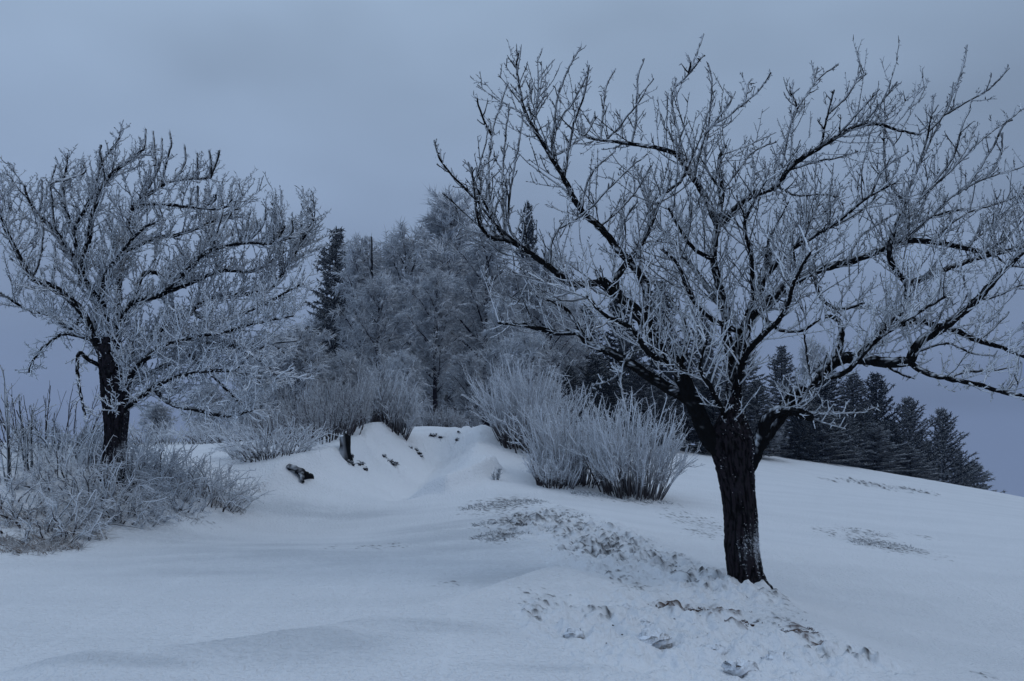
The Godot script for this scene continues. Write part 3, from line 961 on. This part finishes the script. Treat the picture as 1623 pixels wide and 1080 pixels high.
# ---------------------------------------------------------------- the tree on the left bank
func left_tree() -> void:
	rng.seed = 202
	tree_d = 13.2
	tree_base = foot(185, tree_d)
	limbs.clear()
	tree_node = thing("fruit_tree", "thickly rimed fruit tree with short dark trunk standing among the brambles on the left bank", "tree", tree_base)
	tree_opt = {"bark": BARK, "frost": FROST, "limb_r": 0.75, "limb_cover": -0.95, "shoot_cover": -0.5, "twig_cover": -0.1, "density": 25.0, "reach": 1.05, "twig_r": 2.0, "levels": 2, "pull": Vector3(0.3, 0, 0), "top": 4.7,
		"wobble": 0.24, "spur_every": 0.03, "spur": 1.5, "kid_every": 0.12}
	trunk([[775, 150, 214], [740, 162, 204], [700, 164, 200], [660, 164, 203], [625, 161, 204], [590, 158, 200], [560, 156, 196], [535, 160, 190]], "trunk", 60, -0.12)
	limb([165, 600, 150, 540, 133, 500, 113, 477, 80, 453, 50, 440, 20, 387, 0, 343, -12, 300], 10, 2.5, -0.4)
	limb([170, 570, 167, 513, 160, 480, 127, 437, 117, 410, 87, 367, 60, 340, 43, 313, 38, 295], 10, 2.5, 0.2)
	limb([120, 420, 115, 367, 103, 330, 100, 307, 107, 247], 5, 2, 0.2)
	limb([127, 437, 140, 380, 147, 337, 167, 287, 200, 257, 227, 237], 8, 2.4, -0.2)
	limb([140, 380, 147, 307, 160, 260, 187, 223, 190, 207], 5, 2, 0.3)
	limb([180, 570, 185, 500, 190, 430, 200, 367, 210, 330, 227, 313, 253, 297, 273, 287, 333, 282], 9, 2.2, 0.2)
	limb([215, 325, 233, 323, 267, 325, 317, 330, 353, 330, 367, 317], 4.5, 2, -0.2)
	limb([185, 560, 190, 513, 213, 477, 253, 467, 290, 435, 333, 397, 390, 385, 433, 385, 450, 360], 9, 2.2, -0.5, "limb", 1.7)
	limb([190, 590, 230, 540, 267, 513, 300, 493, 337, 473, 417, 462, 443, 440, 473, 393, 497, 347], 8, 2.2, 0.3, "limb", 1.7)
	limb([195, 620, 240, 560, 300, 535, 350, 527, 400, 513, 467, 500], 8, 2.2, -0.7, "limb", 1.7)
	limb([195, 640, 250, 610, 310, 590, 370, 590, 420, 610], 7, 2.2, -0.6, "limb", 2.0, 0.0)
	limb([190, 600, 240, 590, 300, 565, 350, 550, 420, 545, 450, 560], 6, 2.2, 0.8, "limb", 2.0, 0.1)
	limb([240, 612, 270, 640, 310, 650, 360, 660, 400, 650], 5, 2.2, -0.4, "limb", 1.8, 0.1)
	limb([267, 513, 310, 540, 360, 545, 410, 570, 440, 600], 5, 2.2, -0.9, "limb", 1.8, 0.0)
	limb([200, 400, 240, 380, 290, 370, 340, 350, 380, 330], 5.5, 2.2, 0.7)
	limb([213, 477, 230, 433, 287, 440, 310, 400, 340, 370], 6, 2.2, 0.9)
	limb([160, 480, 170, 430, 200, 390, 230, 360, 260, 350], 6, 2.2, -0.8)
	limb([133, 500, 110, 520, 80, 500, 40, 490, 10, 470], 6, 2.2, 0.5)
	limb([165, 600, 140, 570, 125, 560, 122, 590, 130, 640, 135, 660], 5, 2.2, -0.3, "limb", 0.6, -0.3)
	limb([150, 545, 100, 530, 60, 560, 45, 590], 5, 2.2, 0.6, "limb", 0.8, -0.1)
	limb([150, 540, 155, 470, 180, 420, 190, 380], 6, 2.2, 1.0)
	limb([253, 467, 300, 450, 350, 430, 400, 430, 450, 400], 5, 2.2, 0.6)
	limb([300, 493, 340, 510, 390, 495, 440, 470, 480, 450], 5, 2.2, -0.8)
	limb([230, 540, 280, 550, 330, 590, 380, 640], 5, 2.2, 0.5, "limb", 1.0, -0.2)
	for q in [[228, 240, 230, 222, 230, 205], [245, 262, 245, 247, 243, 225, 242, 208], [262, 290, 267, 243, 271, 228, 268, 210], [292, 285, 292, 260, 292, 233], [312, 283, 312, 260, 312, 243], [333, 282, 334, 262, 331, 240], [334, 262, 345, 250, 347, 239], [250, 290, 253, 260, 256, 220], [353, 380, 362, 345, 373, 320], [415, 385, 415, 360, 421, 333], [473, 393, 477, 365, 477, 335], [480, 385, 490, 365, 494, 345],
		[387, 385, 390, 360, 396, 336], [433, 385, 432, 360, 434, 345], [310, 330, 312, 310, 313, 295], [325, 330, 328, 310, 330, 298], [340, 330, 340, 318, 341, 310], [300, 330, 302, 312, 305, 300], [87, 367, 82, 330, 80, 290, 88, 262], [100, 307, 95, 285, 97, 265], [60, 340, 66, 310, 65, 285], [130, 300, 131, 275, 130, 252], [50, 440, 60, 420, 68, 370, 60, 340], [80, 453, 86, 420, 86, 385], [0, 343, 5, 325, 3, 312], [160, 260, 158, 245, 160, 230], [345, 370, 350, 345, 352, 330], [400, 400, 405, 365, 405, 345], [450, 400, 460, 370, 462, 350], [375, 590, 400, 560, 430, 545, 470, 540], [370, 590, 400, 600, 430, 595, 450, 590]]:
		limb(q, 3.2, 2.0, rng.randf_range(-0.3, 0.3), "shoot", 0.5, 0.5)

# ---------------------------------------------------------------- shrubs, brambles, saplings
func near_plants() -> void:
	rng.seed = 303
	var willow := {"foot": 0.34, "fan": 0.48, "wobble": 0.15, "up": 0.06, "arch": 0.03, "r": 0.0108, "low_cover": -1.1, "cover": 0.25, "bark": Color(0.05, 0.04, 0.042), "frost": FROST * 0.95, "kids": 8, "kid_from": 0.3, "kid_along": 1.0, "kid_len": 0.85, "barbs": 4}
	var g1 := "round willow shrubs on the mound right of the hollow way"
	bush(foot(838, 21.5), 2.0, 2.1, 190, "willow_shrub", "tall rounded willow shrub nearest the hollow way, white with rime", "shrub", willow, g1)
	bush(foot(912, 18.4), 1.9, 1.7, 150, "willow_shrub", "middle willow shrub of the three on the mound, fanning upright stems", "shrub", willow, g1)
	bush(foot(1000, 17.4), 1.6, 1.9, 140, "willow_shrub", "willow shrub at the mound's right end with long pale shoots leaning right", "shrub", willow, g1)
	var low := willow.duplicate()
	low.kids = 4
	bush(foot(878, 17.6), 1.0, 0.8, 90, "willow_shrub", "low straggly willow shrub at the foot of the middle one, left side", "shrub", low, g1)
	var erect := willow.duplicate()
	erect.merge({"fan": 0.5, "r": 0.0095, "cover": -0.35, "frost": FROST * 0.8, "kids": 8, "foot": 0.45, "low_cover": -1.1, "wobble": 0.11}, true)
	var g2 := "upright shrubs on the bank left of the hollow way"
	bush(foot(622, 21.4), 1.0, 1.4, 100, "willow_shrub", "bright fan shaped shrub at the top of the left bank beside the hollow way", "shrub", willow, g2)
	bush(foot(520, 19.6), 1.6, 1.5, 70, "bank_shrub", "tall dark stemmed shrub behind the tree stump on the left bank", "shrub", erect, g2)
	bush(foot(575, 21.0), 1.2, 1.5, 50, "bank_shrub", "slim dark stemmed shrub between the stump and the bright fan shrub", "shrub", erect, g2)
	bush(foot(470, 23.0), 2.0, 1.5, 80, "bank_shrub", "grey shrub far back at the left end of the bank shrubs", "shrub", erect, g2)
	bush(foot(705, 28.0), 1.2, 0.75, 120, "bank_shrub", "small dim shrub closing the top of the hollow way", "shrub", erect)
	var bram := {"foot": 0.5, "fan": 0.6, "wobble": 0.34, "up": -0.07, "arch": 0.12, "r": 0.0092, "low_cover": -0.9, "cover": 0.5, "bark": Color(0.04, 0.033, 0.035), "frost": FROST * 0.95, "kids": 6, "kid_from": 0.15, "kid_along": 0.7, "kid_len": 1.1, "barbs": 2}
	var g3 := "rimed brambles along the left bank"
	bush(foot(432, 17.6), 1.35, 0.95, 110, "bramble_bush", "white bramble bush on the bank just left of the jutting log stub", "bramble", bram, g3)
	bush(foot(322, 14.7), 1.15, 0.9, 85, "bramble_bush", "bramble bush at the road edge, in front of the open snow field", "bramble", bram, g3)
	bush(foot(228, 14.0), 1.1, 0.75, 80, "bramble_bush", "dark bramble bush just right of the left tree's foot", "bramble", bram, g3)
	bush(foot(140, 12.9), 1.3, 0.85, 100, "bramble_bush", "dark tangled brambles in front of the left tree's trunk", "bramble", bram, g3)
	bush(foot(92, 11.6), 1.15, 0.62, 70, "bramble_bush", "white arching brambles at the road edge below the left tree", "bramble", bram, g3)
	bush(foot(18, 11.9), 1.1, 0.55, 55, "bramble_bush", "pale brambles at the photo's left border", "bramble", bram, g3)
	bush(foot(180, 12.5), 0.8, 0.75, 50, "bramble_bush", "brambles hiding the very foot of the left tree's trunk", "bramble", bram, g3)
	bush(foot(110, 13.9), 1.2, 0.7, 45, "bramble_bush", "dark high brambles left of the left tree's trunk", "bramble", bram, g3)
	bush(foot(200, 12.6), 0.9, 0.42, 70, "bramble_bush", "low sprawling brambles creeping onto the road snow", "bramble", bram, g3)
	bush(foot(280, 13.6), 0.8, 0.42, 60, "bramble_bush", "low brambles with dead leaves right of the sprawling ones", "bramble", bram, g3)
	bush(foot(60, 14.6), 1.9, 0.5, 30, "bramble_bush", "high thin thicket behind the brambles left of the left tree", "bramble", erect, g3)
	bush(foot(260, 29.5), 4.2, 1.0, 190, "hedge_shrub", "dim hedge shrub beyond the open snow field, left part", "shrub", bram, "far hedge behind the field")
	bush(foot(400, 29.0), 4.2, 1.2, 190, "hedge_shrub", "dim hedge shrub beyond the open snow field, right part", "shrub", bram, "far hedge behind the field")
	# slender saplings by the left border
	var gaunt := erect.duplicate()
	gaunt.merge({"cover": -0.9, "kids": 4, "barbs": 1, "r": 0.008}, true)
	var thin := {"foot": 0.12, "fan": 0.25, "wobble": 0.07, "up": 0.08, "arch": 0.0, "r": 0.011, "low_cover": -0.7, "cover": -0.45, "bark": Color(0.02, 0.026, 0.028), "frost": FROST, "kids": 6, "kid_from": 0.25, "kid_along": 0.8, "kid_len": 0.9, "barbs": 2}
	bush(foot(20, 12.3), 0.7, 1.55, 7, "sapling", "slender rimed sapling with upright stems at the photo's left border", "sapling", thin)
	bush(foot(52, 12.9), 0.9, 1.35, 6, "sapling", "bent sapling between the left border and the left tree", "sapling", thin)
	bush(foot(205, 13.0), 0.5, 0.75, 9, "sapling", "clump of white suckers at the left tree's foot", "sapling", thin)
	bush(foot(75, 14.8), 1.8, 1.1, 26, "bank_shrub", "thin dark stemmed thicket against the sky left of the left tree", "shrub", gaunt)
	bush(foot(786, 17.6), 0.35, 0.36, 6, "dry_stalks", "few bare dry stalks standing in the snow on the mound", "stalks", thin)
	# dead grass
	var g := Geo.new()
	var tan_ := Color(0.19, 0.14, 0.105)
	for q in [[15, 872, 0.5, 0.25, 420, 0.2], [85, 868, 0.35, 0.2, 260, 0.17], [120, 846, 0.4, 0.2, 180, 0.16], [60, 835, 0.7, 0.3, 260, 0.28], [150, 815, 0.5, 0.3, 120, 0.2], [330, 792, 0.6, 0.3, 200, 0.24], [370, 790, 0.25, 0.2, 90, 0.2], [250, 805, 0.6, 0.25, 150, 0.16], [405, 778, 0.25, 0.12, 60, 0.08]]:
		grass(on_ground(q[0], q[1]), q[2], q[3], q[4], q[5], g, tan_, Vector3.ZERO)
	var o := part("dead_grass", g, M.twig, self, "stuff")
	tag(o, "brown dead grass poking from the snow along the left road edge", "grass")
	g = Geo.new()
	for q in [[800, 800, 0.7, 0.5, 420, 0.07], [840, 826, 0.8, 0.45, 560, 0.07], [795, 850, 0.35, 0.4, 220, 0.07], [905, 838, 0.5, 0.4, 300, 0.06], [960, 868, 0.6, 0.6, 480, 0.06], [1040, 893, 0.5, 0.5, 380, 0.055], [1400, 865, 0.5, 0.7, 320, 0.06], [1370, 845, 0.5, 0.4, 60, 0.05], [1268, 1003, 0.12, 0.14, 60, 0.04], [1330, 1035, 0.35, 0.14, 40, 0.05], [985, 790, 1.0, 0.3, 160, 0.12], [1380, 768, 1.3, 0.8, 90, 0.12], [1450, 778, 1.0, 0.8, 60, 0.12], [1235, 985, 0.2, 0.1, 40, 0.04], [1215, 950, 0.16, 0.1, 70, 0.06]]:
		grass(on_ground(q[0], q[1]), q[2], q[3], q[4], q[5], g, Color(0.04, 0.037, 0.036), Vector3.ZERO)
	o = part("grass_stubble", g, M.twig, self, "stuff")
	tag(o, "dark grass stubble showing through the wind swept ridge and field", "grass")

# ---------------------------------------------------------------- the wood behind
func wood() -> void:
	var beech := {"trunk_top": 0.97, "limbs": 34, "from": 0.16, "rise0": 0.25, "rise1": 1.6, "belly": 0.75, "droop": 0.32, "sec": 6.5, "sec_up": 0.05, "sec_len": 1.0, "fans": 17, "twig_up": 0.0, "twig_len": 1.4, "cover": 0.45}
	var airy := beech.duplicate()
	airy.merge({"limbs": 38, "droop": 0.42, "rise0": 0.5, "belly": 1.0, "from": 0.25}, true)
	var plume := beech.duplicate()
	plume.merge({"limbs": 50, "droop": 0.12, "rise0": 0.4, "rise1": 2.2, "belly": 1.3, "from": 0.2, "twig_up": 0.4, "fans": 19}, true)
	var low := beech.duplicate()
	low.merge({"limbs": 40, "from": 0.06, "droop": 0.35, "belly": 0.6}, true)
	var protos: Array = [frosted_tree(9.0, 2.7, 11, beech), frosted_tree(9.0, 2.6, 12, airy), frosted_tree(10.0, 1.9, 13, plume), frosted_tree(5.0, 2.2, 14, low)]
	var dark := {"from": 0.08, "needle": Color(0.011, 0.016, 0.018), "rise_low": -0.12, "rise_top": 0.5, "tip": 0.12, "every": 0.075, "side_up": 0.0, "hang": 0.45, "gap": 0.34, "cover": -0.75}
	var pine := dark.duplicate()
	pine.merge({"rise_low": 0.1, "rise_top": 0.8, "tip": 0.3, "side_up": 0.25, "hang": 0.1, "gap": 0.4, "cover": -0.7, "every": 0.085}, true)
	var dusted := dark.duplicate()
	dusted.merge({"cover": -0.5, "hang": 0.6}, true)
	var firs: Array = [spruce(8.0, 2.0, 31, dark), spruce(6.0, 1.9, 32, pine), spruce(5.0, 2.2, 33, dusted)]
	rng.seed = 404
	var g := "rimed trees of the wood"
	# [proto, top pixel x, top pixel y, metres ahead, width factor, label]
	for q in [[1, 572, 378, 38.0, 0.85, "thin rimed tree just right of the dark spruce, its top ragged"],
		[0, 640, 362, 39.0, 1.0, "rimed tree with arching crown left of the wood's highest tree"],
		[2, 716, 308, 41.0, 1.25, "highest tree of the wood with a plume shaped rimed top"],
		[0, 600, 440, 34.0, 0.95, "nearer rimed tree with a black trunk above the left bank"],
		[1, 690, 430, 35.0, 0.95, "rimed tree with black twin looking trunk at the head of the hollow way"],
		[0, 770, 365, 38.0, 1.0, "rimed tree right of the wood's highest tree"],
		[1, 800, 470, 33.0, 1.0, "drooping rimed tree behind the tall willow shrub"],
		[0, 870, 400, 37.0, 1.05, "broad rimed tree seen through the fruit tree's left limbs"],
		[3, 470, 520, 31.0, 1.1, "low rimed tree between the left fruit tree and the wood"],
		[3, 545, 560, 32.0, 1.0, "low bushy rimed tree below the dark spruce"],
		[3, 410, 555, 32.0, 1.1, "low rimed tree half hidden by the left fruit tree's right branches"],
		[3, 640, 560, 30.0, 0.9, "low rimed tree behind the bright fan shrub"],
		[3, 745, 560, 31.0, 0.9, "low rimed tree at the right of the hollow way's head"],
		[3, 835, 530, 31.0, 1.0, "low rimed tree with drooping twigs above the middle willow shrub"],
		[1, 905, 470, 41.0, 0.8, "dim rimed tree beside the dark conifers"],
		[0, 500, 500, 47.0, 1.0, "dim rimed tree at the back, under the dark spruce's tip"],
		[1, 680, 390, 46.0, 1.0, "dim rimed tree at the back, behind the wood's highest tree"],
		[3, 1288, 545, 50.0, 0.45, "pale rimed tree rising behind the fruit tree's right limb"],
		[3, 1225, 650, 42.0, 0.7, "grey rimed tree right behind the fruit tree's trunk"],
		[3, 330, 610, 36.0, 1.2, "low rimed tree behind the left fruit tree's crown"],
		[3, 250, 640, 38.0, 1.4, "dim low tree beyond the field, behind the left tree's trunk"],
		[3, 390, 615, 40.0, 1.4, "dim low tree beyond the field, above the hedge"],
		[3, 440, 600, 37.0, 1.2, "low rimed tree at the left end of the wood"],
		[0, 590, 400, 47.0, 1.2, "dim rimed tree at the back, behind the dead trunk"],
		[0, 750, 400, 48.0, 1.2, "dim rimed tree at the back, right of the wood's highest tree"],
		[0, 830, 430, 47.0, 1.2, "dim rimed tree at the back, behind the fruit tree's left limbs"],
		[3, 700, 590, 43.0, 1.4, "dim undergrowth tree at the back, above the hollow way"],
		[3, 600, 590, 44.0, 1.4, "dim undergrowth tree at the back, left of the hollow way"],
		[3, 780, 580, 44.0, 1.4, "dim undergrowth tree at the back, right of the hollow way"],
		[3, 480, 600, 42.0, 1.4, "dim undergrowth tree at the back, above the bank shrubs"]]:
		var p := foot(q[1], q[3])
		var top := at(q[1], q[2], q[3])
		var proto: Node3D = protos[q[0]]
		var full: float = [9.0, 9.0, 10.0, 5.0][q[0]]
		var s := (top.y - p.y) / full
		plant(proto, "rimed_tree", q[5], "tree", p, rng.randf() * TAU, Vector3(s * q[4], s, s * q[4]), g)
	g = "dark conifers at the wood's edge"
	for q in [[0, 528, 358, 43.0, 1.0, "dark spruce rising between the left fruit tree and the wood"],
		[0, 838, 318, 50.0, 0.6, "slim dark spruce tip behind the fruit tree's leftmost limbs"],
		[0, 985, 455, 41.0, 1.0, "dark spruce left of the fruit tree's trunk, the leftmost of the dark row"],
		[0, 1050, 440, 43.0, 1.0, "tall dark spruce behind the fruit tree's main left limb"],
		[0, 1115, 490, 42.0, 1.05, "dark spruce straight behind the fruit tree's fork"],
		[0, 1180, 520, 44.0, 1.0, "dark spruce behind the fruit tree's middle limb"],
		[0, 1240, 545, 46.0, 1.0, "dark spruce right of the fruit tree's middle limb"],
		[2, 945, 560, 37.0, 1.0, "low dark fir above the right willow shrub"],
		[2, 1020, 570, 37.5, 1.0, "low dark fir right behind the right willow shrub's tips"],
		[2, 1090, 585, 38.5, 1.1, "low dark fir left of the fruit tree's trunk"],
		[0, 905, 575, 35.0, 0.9, "squat black conifer above the gap between the two left willow shrubs"],
		[0, 965, 590, 34.5, 1.0, "squat black conifer behind the middle willow shrub's right side"],
		[0, 1045, 600, 35.5, 1.1, "squat black conifer behind the right willow shrub's right side"],
		[0, 1130, 590, 37.0, 1.1, "squat black conifer close left of the fruit tree's trunk"],
		[0, 1200, 600, 39.0, 1.1, "squat black conifer directly right of the fruit tree's trunk"],
		[0, 1160, 560, 40.0, 1.1, "black conifer hidden behind the fruit tree's fork"],
		[0, 1080, 540, 41.0, 1.1, "black conifer under the fruit tree's main left limb"],
		[0, 1000, 520, 40.0, 1.1, "black conifer in the gap left of the main left limb"],
		[2, 1225, 640, 42.5, 1.0, "small dusted fir just right of the fruit tree's trunk"],
		[2, 1275, 630, 43.5, 1.1, "small dusted fir under the fruit tree's cut limb"],
		[0, 1310, 570, 48.0, 1.3, "dark spruce under the bend of the fruit tree's right limb"],
		[2, 1335, 650, 44.5, 1.0, "rime dusted fir in front of the bare hillside conifers"],
		[0, 1352, 588, 50.0, 1.35, "dark spruce, broad topped, left of the stepped right row"],
		[1, 1390, 594, 52.0, 1.2, "ragged dark conifer, tallest of the stepped right row"],
		[2, 1385, 668, 46.5, 1.4, "dusted low fir at the foot of the ragged conifer"],
		[1, 1441, 632, 55.0, 1.2, "dark conifer with forked looking tip, second from the row's right end"],
		[1, 1493, 650, 57.0, 1.15, "star shaped dark conifer with upturned tips near the hill edge"],
		[2, 1440, 705, 49.0, 1.5, "small fir on the hill edge below the fork tipped conifer"],
		[1, 1362, 645, 47.5, 1.0, "dark conifer in the middle of the stepped right row, lower than its neighbours"],
		[1, 1416, 668, 53.5, 0.9, "dark conifer filling the gap after the ragged tallest one"],
		[1, 1466, 700, 56.0, 0.8, "dark conifer between the fork tipped and the star shaped ones"],
		[1, 1517, 712, 60.0, 0.8, "small dark conifer right of the star shaped one"],
		[2, 1300, 640, 43.0, 1.3, "dark low fir under the fruit tree's bent right limb"],
		[0, 1265, 610, 45.0, 1.0, "dark spruce right behind the fruit tree's cut limb"],
		[0, 450, 520, 49.0, 1.3, "black spruce deep in the wood, leftmost of its back row"],
		[0, 520, 470, 50.0, 1.2, "black spruce deep in the wood, behind the dark spruce's foot"],
		[0, 600, 450, 50.0, 1.3, "black spruce deep in the wood, behind the dead trunk"],
		[0, 660, 440, 51.0, 1.3, "black spruce deep in the wood, left of the highest rimed tree"],
		[0, 725, 430, 51.0, 1.3, "black spruce deep in the wood, behind the highest rimed tree"],
		[0, 790, 440, 50.0, 1.3, "black spruce deep in the wood, right of the highest rimed tree"],
		[0, 860, 450, 49.0, 1.3, "black spruce deep in the wood, behind the broad rimed tree"],
		[0, 930, 480, 48.0, 1.3, "black spruce deep in the wood, rightmost of its back row"],
		[0, 870, 590, 36.0, 0.9, "squat black conifer above the tall willow shrub's right shoulder"],
		[0, 1265, 640, 42.0, 1.0, "squat black conifer at the snow line right of the fruit tree's trunk"],
		[2, 1540, 728, 66.0, 1.3, "palest fir, last of the row, fading into the mist"]]:
		var p := foot(q[1], q[3])
		var top := at(q[1], q[2], q[3])
		var proto: Node3D = firs[q[0]]
		var full: float = [8.0, 6.0, 5.0][q[0]]
		var s := (top.y - p.y) / full
		var wide: float = lerpf(s, 1.0, 0.35) * q[4]
		plant(proto, "dark_conifer", q[5], "conifer", p, rng.randf() * TAU, Vector3(wide, s, wide), g)
	for p in protos + firs: p.free()
	# a broken dead trunk among them
	var p := foot(588, 36.5)
	var t := thing("dead_snag", "broken dead trunk standing bare above the rimed crowns", "dead tree", p)
	var sg := Geo.new()
	var top := at(588, 376, 36.5) - p
	tube(sg, smooth_path(PackedVector3Array([Vector3(0, -0.2, 0), Vector3(0.1, top.y * 0.4, 0), Vector3(-0.05, top.y * 0.8, 0.0), top]), 0.12), 0.16, 0.05, 9, -0.85, BARK, FROST, 0.4)
	part("trunk", sg, M.bark, t)
	var bg := Geo.new()
	for k in 9:
		var f := rng.randf_range(0.55, 0.97)
		spike(bg, top * f, (rnd_dir() * Vector3(1, 0.4, 1)).normalized(), rng.randf_range(0.15, 0.4), 0.025, Vector3.UP * 0.2, BARK, FROST, -0.5)
	part("branch_stubs", bg, M.twig, t, "stuff")

# ---------------------------------------------------------------- stump, log, roots, clods
func lumpy(g: Geo, c: Vector3, size: Vector3, rough: float, col: Color, frost: float, rings := 12, sides := 18) -> void:
	var first := g.v.size()
	var ph := rng.randf() * 40.0
	for k in rings + 1:
		var el := PI * (float(k) / rings - 0.5)
		for j in sides:
			var a := TAU * j / sides
			var d := Vector3(cos(el) * cos(a), sin(el), cos(el) * sin(a))
			var r := 1.0 + rough * nz.get_noise_3d(d.x * 5.0 + ph, d.y * 5.0, d.z * 5.0) + rough * 0.5 * nz2.get_noise_3d(d.x * 12.0 + ph, d.y * 12.0, d.z * 12.0)
			g.v.append(c + d * size * r)
			g.n.append((d / size).normalized())
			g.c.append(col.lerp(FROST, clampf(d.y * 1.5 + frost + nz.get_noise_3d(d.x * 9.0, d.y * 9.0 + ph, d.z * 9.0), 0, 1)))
	for k in rings:
		for j in sides:
			var a := first + k * sides + j
			var b := first + k * sides + (j + 1) % sides
			g.i.append_array(PackedInt32Array([a, b, a + sides, b, b + sides, a + sides]))

func small_things() -> void:
	rng.seed = 505
	# cut stump on the left bank
	var p := foot(546, 18.6)
	p = on_ground(546, 726)
	var t := thing("tree_stump", "short dark tree stump on top of the left bank", "stump", p)
	var g := Geo.new()
	tube(g, PackedVector3Array([Vector3(0, -0.15, 0), Vector3(0, 0.05, 0), Vector3(0.01, 0.18, 0), Vector3(0.0, 0.34, 0.01)]), 0.12, 0.105, 16, -0.8, BARK, FROST, 0.35, 0.4)
	part("trunk", g, M.bark, t)
	g = Geo.new()
	lumpy(g, Vector3(0, 0.345, 0), Vector3(0.1, 0.035, 0.1), 0.25, Color(0.5, 0.5, 0.52), 0.8)
	part("snow_cap", g, M.snow, t)
	# log stub jutting from the bank
	p = on_ground(478, 762)
	t = thing("log_stub", "dark broken log stub jutting out of the snow bank", "log", p)
	g = Geo.new()
	tube(g, smooth_path(PackedVector3Array([Vector3(0.1, -0.06, -0.2), Vector3(0.02, 0.06, 0.02), Vector3(-0.1, 0.14, 0.08), Vector3(-0.22, 0.18, 0.1)]), 0.04), 0.085, 0.045, 10, -0.75, BARK, FROST, 0.6)
	part("log", g, M.bark, t)
	g = Geo.new()
	tube(g, smooth_path(PackedVector3Array([Vector3(0.0, 0.06, 0.02), Vector3(0.04, 0.0, 0.1), Vector3(0.03, -0.1, 0.14)]), 0.03), 0.07, 0.04, 8, -0.9, BARK, FROST, 0.6)
	part("root", g, M.bark, t)
	# bared roots in the bank
	for q in [[566, 742, "dark bared roots hanging from the bank below the stump"], [618, 735, "bared roots at the bank's middle, beside the hollow way"], [660, 718, "dark root tangle near the top of the hollow way, left side"], [692, 694, "small dark roots at the crest of the hollow way"], [726, 700, "single dark root stub in the snow face right of the crest"]]:
		p = on_ground(q[0], q[1])
		t = thing("bared_roots", q[2], "roots", p, "bared roots in the banks")
		g = Geo.new()
		var wide := 0.16 if q[0] < 720 else 0.06
		for k in 7 if q[0] < 720 else 3:
			var e := Vector3(p.x + rng.randf_range(-wide, wide), 0, p.z + rng.randf_range(-0.22, 0.12))
			e.y = ground_y(e.x, e.z) + 0.01
			var sz := rng.randf_range(0.025, 0.055)
			lumpy(g, e - p, Vector3(sz, sz * 0.9, sz), 0.8, BARK * 1.6, -0.55, 8, 10)
			for m in 5:
				spike(g, e - p, (rnd_dir() + Vector3(0, 0.1, 0.8)).normalized(), rng.randf_range(0.06, 0.17), 0.009, Vector3(rng.randf_range(-0.3, 0.3), -0.5, 0.1), BARK, FROST, -0.6)
		part("root", g, M.bark, t)
	# sticks lying at the road edge
	for q in [[[100, 818, 150, 834, 218, 842], "thin dark stick lying on the road snow, right one"], [[118, 800, 140, 822, 158, 840], "thin dark stick lying on the road snow, left one"], [[80, 866, 100, 840, 118, 825], "forked twig leaning up from the snow by the left border"]]:
		var pts := PackedVector3Array()
		for k in range(0, q[0].size(), 2):
			pts.append(on_ground(q[0][k], q[0][k + 1]) + Vector3(0, 0.04, 0))
		p = pts[0]
		for k in pts.size(): pts[k] -= p
		g = Geo.new()
		tube(g, smooth_path(pts, 0.06), 0.011, 0.006, 5, -0.5, BARK, FROST, 0.5)
		for k in 6: spike(g, pts[0].lerp(pts[2], rng.randf()), (rnd_dir() + Vector3.UP).normalized(), rng.randf_range(0.06, 0.16), 0.006, Vector3.ZERO, BARK, FROST, -0.3)
		var o := part("fallen_stick", g, M.twig, self)
		o.position = p
		tag(o, q[1], "stick", "sticks at the left road edge")
	# snow chunks and earth clods on the trodden ridge
	var n := 0
	for q in [[1230, 1052, 0.075, "rounded grey snow chunk near the picture's lower edge"], [1035, 1025, 0.11, "large dirty snow chunk in the trodden snow below the red earth"], [910, 1012, 0.06, "grey snow chunk at the left of the trodden snow"], [1140, 918, 0.05, "snow chunk lying just left of the fruit tree's foot"], [990, 970, 0.05, "small tan snow chunk left of the red earth patch"], [1025, 998, 0.05, "white snow chunk right of the tan one"], [1130, 1040, 0.07, "dirty snow chunk between the large one and the rounded grey one"], [1175, 1068, 0.08, "snow chunk cut by the picture's lower edge"]]:
		p = on_ground(q[0], q[1])
		g = Geo.new()
		var s: float = q[2]
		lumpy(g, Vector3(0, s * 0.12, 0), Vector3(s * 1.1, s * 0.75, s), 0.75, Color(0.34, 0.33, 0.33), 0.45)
		var o := part("snow_chunk", g, M.snow, self)
		o.position = p
		tag(o, q[3], "snow chunk", "snow chunks on the ridge")
		n += 1
	g = Geo.new()
	for q in [[1065, 965, 0.26, 0.12, 60], [1140, 970, 0.28, 0.1, 40], [1165, 990, 0.15, 0.1, 26], [1268, 1005, 0.14, 0.16, 60], [960, 868, 0.6, 0.6, 24], [1040, 893, 0.5, 0.5, 30], [1050, 1000, 0.9, 0.8, 20]]:
		var c := on_ground(q[0], q[1])
		for k in q[4]:
			var a := rng.randf() * TAU
			var rr := sqrt(rng.randf())
			var e := Vector3(c.x + cos(a) * rr * q[2], 0, c.z + sin(a) * rr * q[3])
			e.y = ground_y(e.x, e.z) + 0.004
			var s := rng.randf_range(0.004, 0.012)
			lumpy(g, e, Vector3(s * 1.4, s * 0.8, s), 0.35, Color(0.05, 0.027, 0.018) if q[0] > 1060 and q[0] < 1300 and q[1] > 940 else Color(0.035, 0.03, 0.028), -0.6, 5, 7)
	var o := part("soil_crumbs", g, M.twig, self, "stuff")
	tag(o, "dark and reddish soil crumbs strewn over the trodden ridge", "soil")
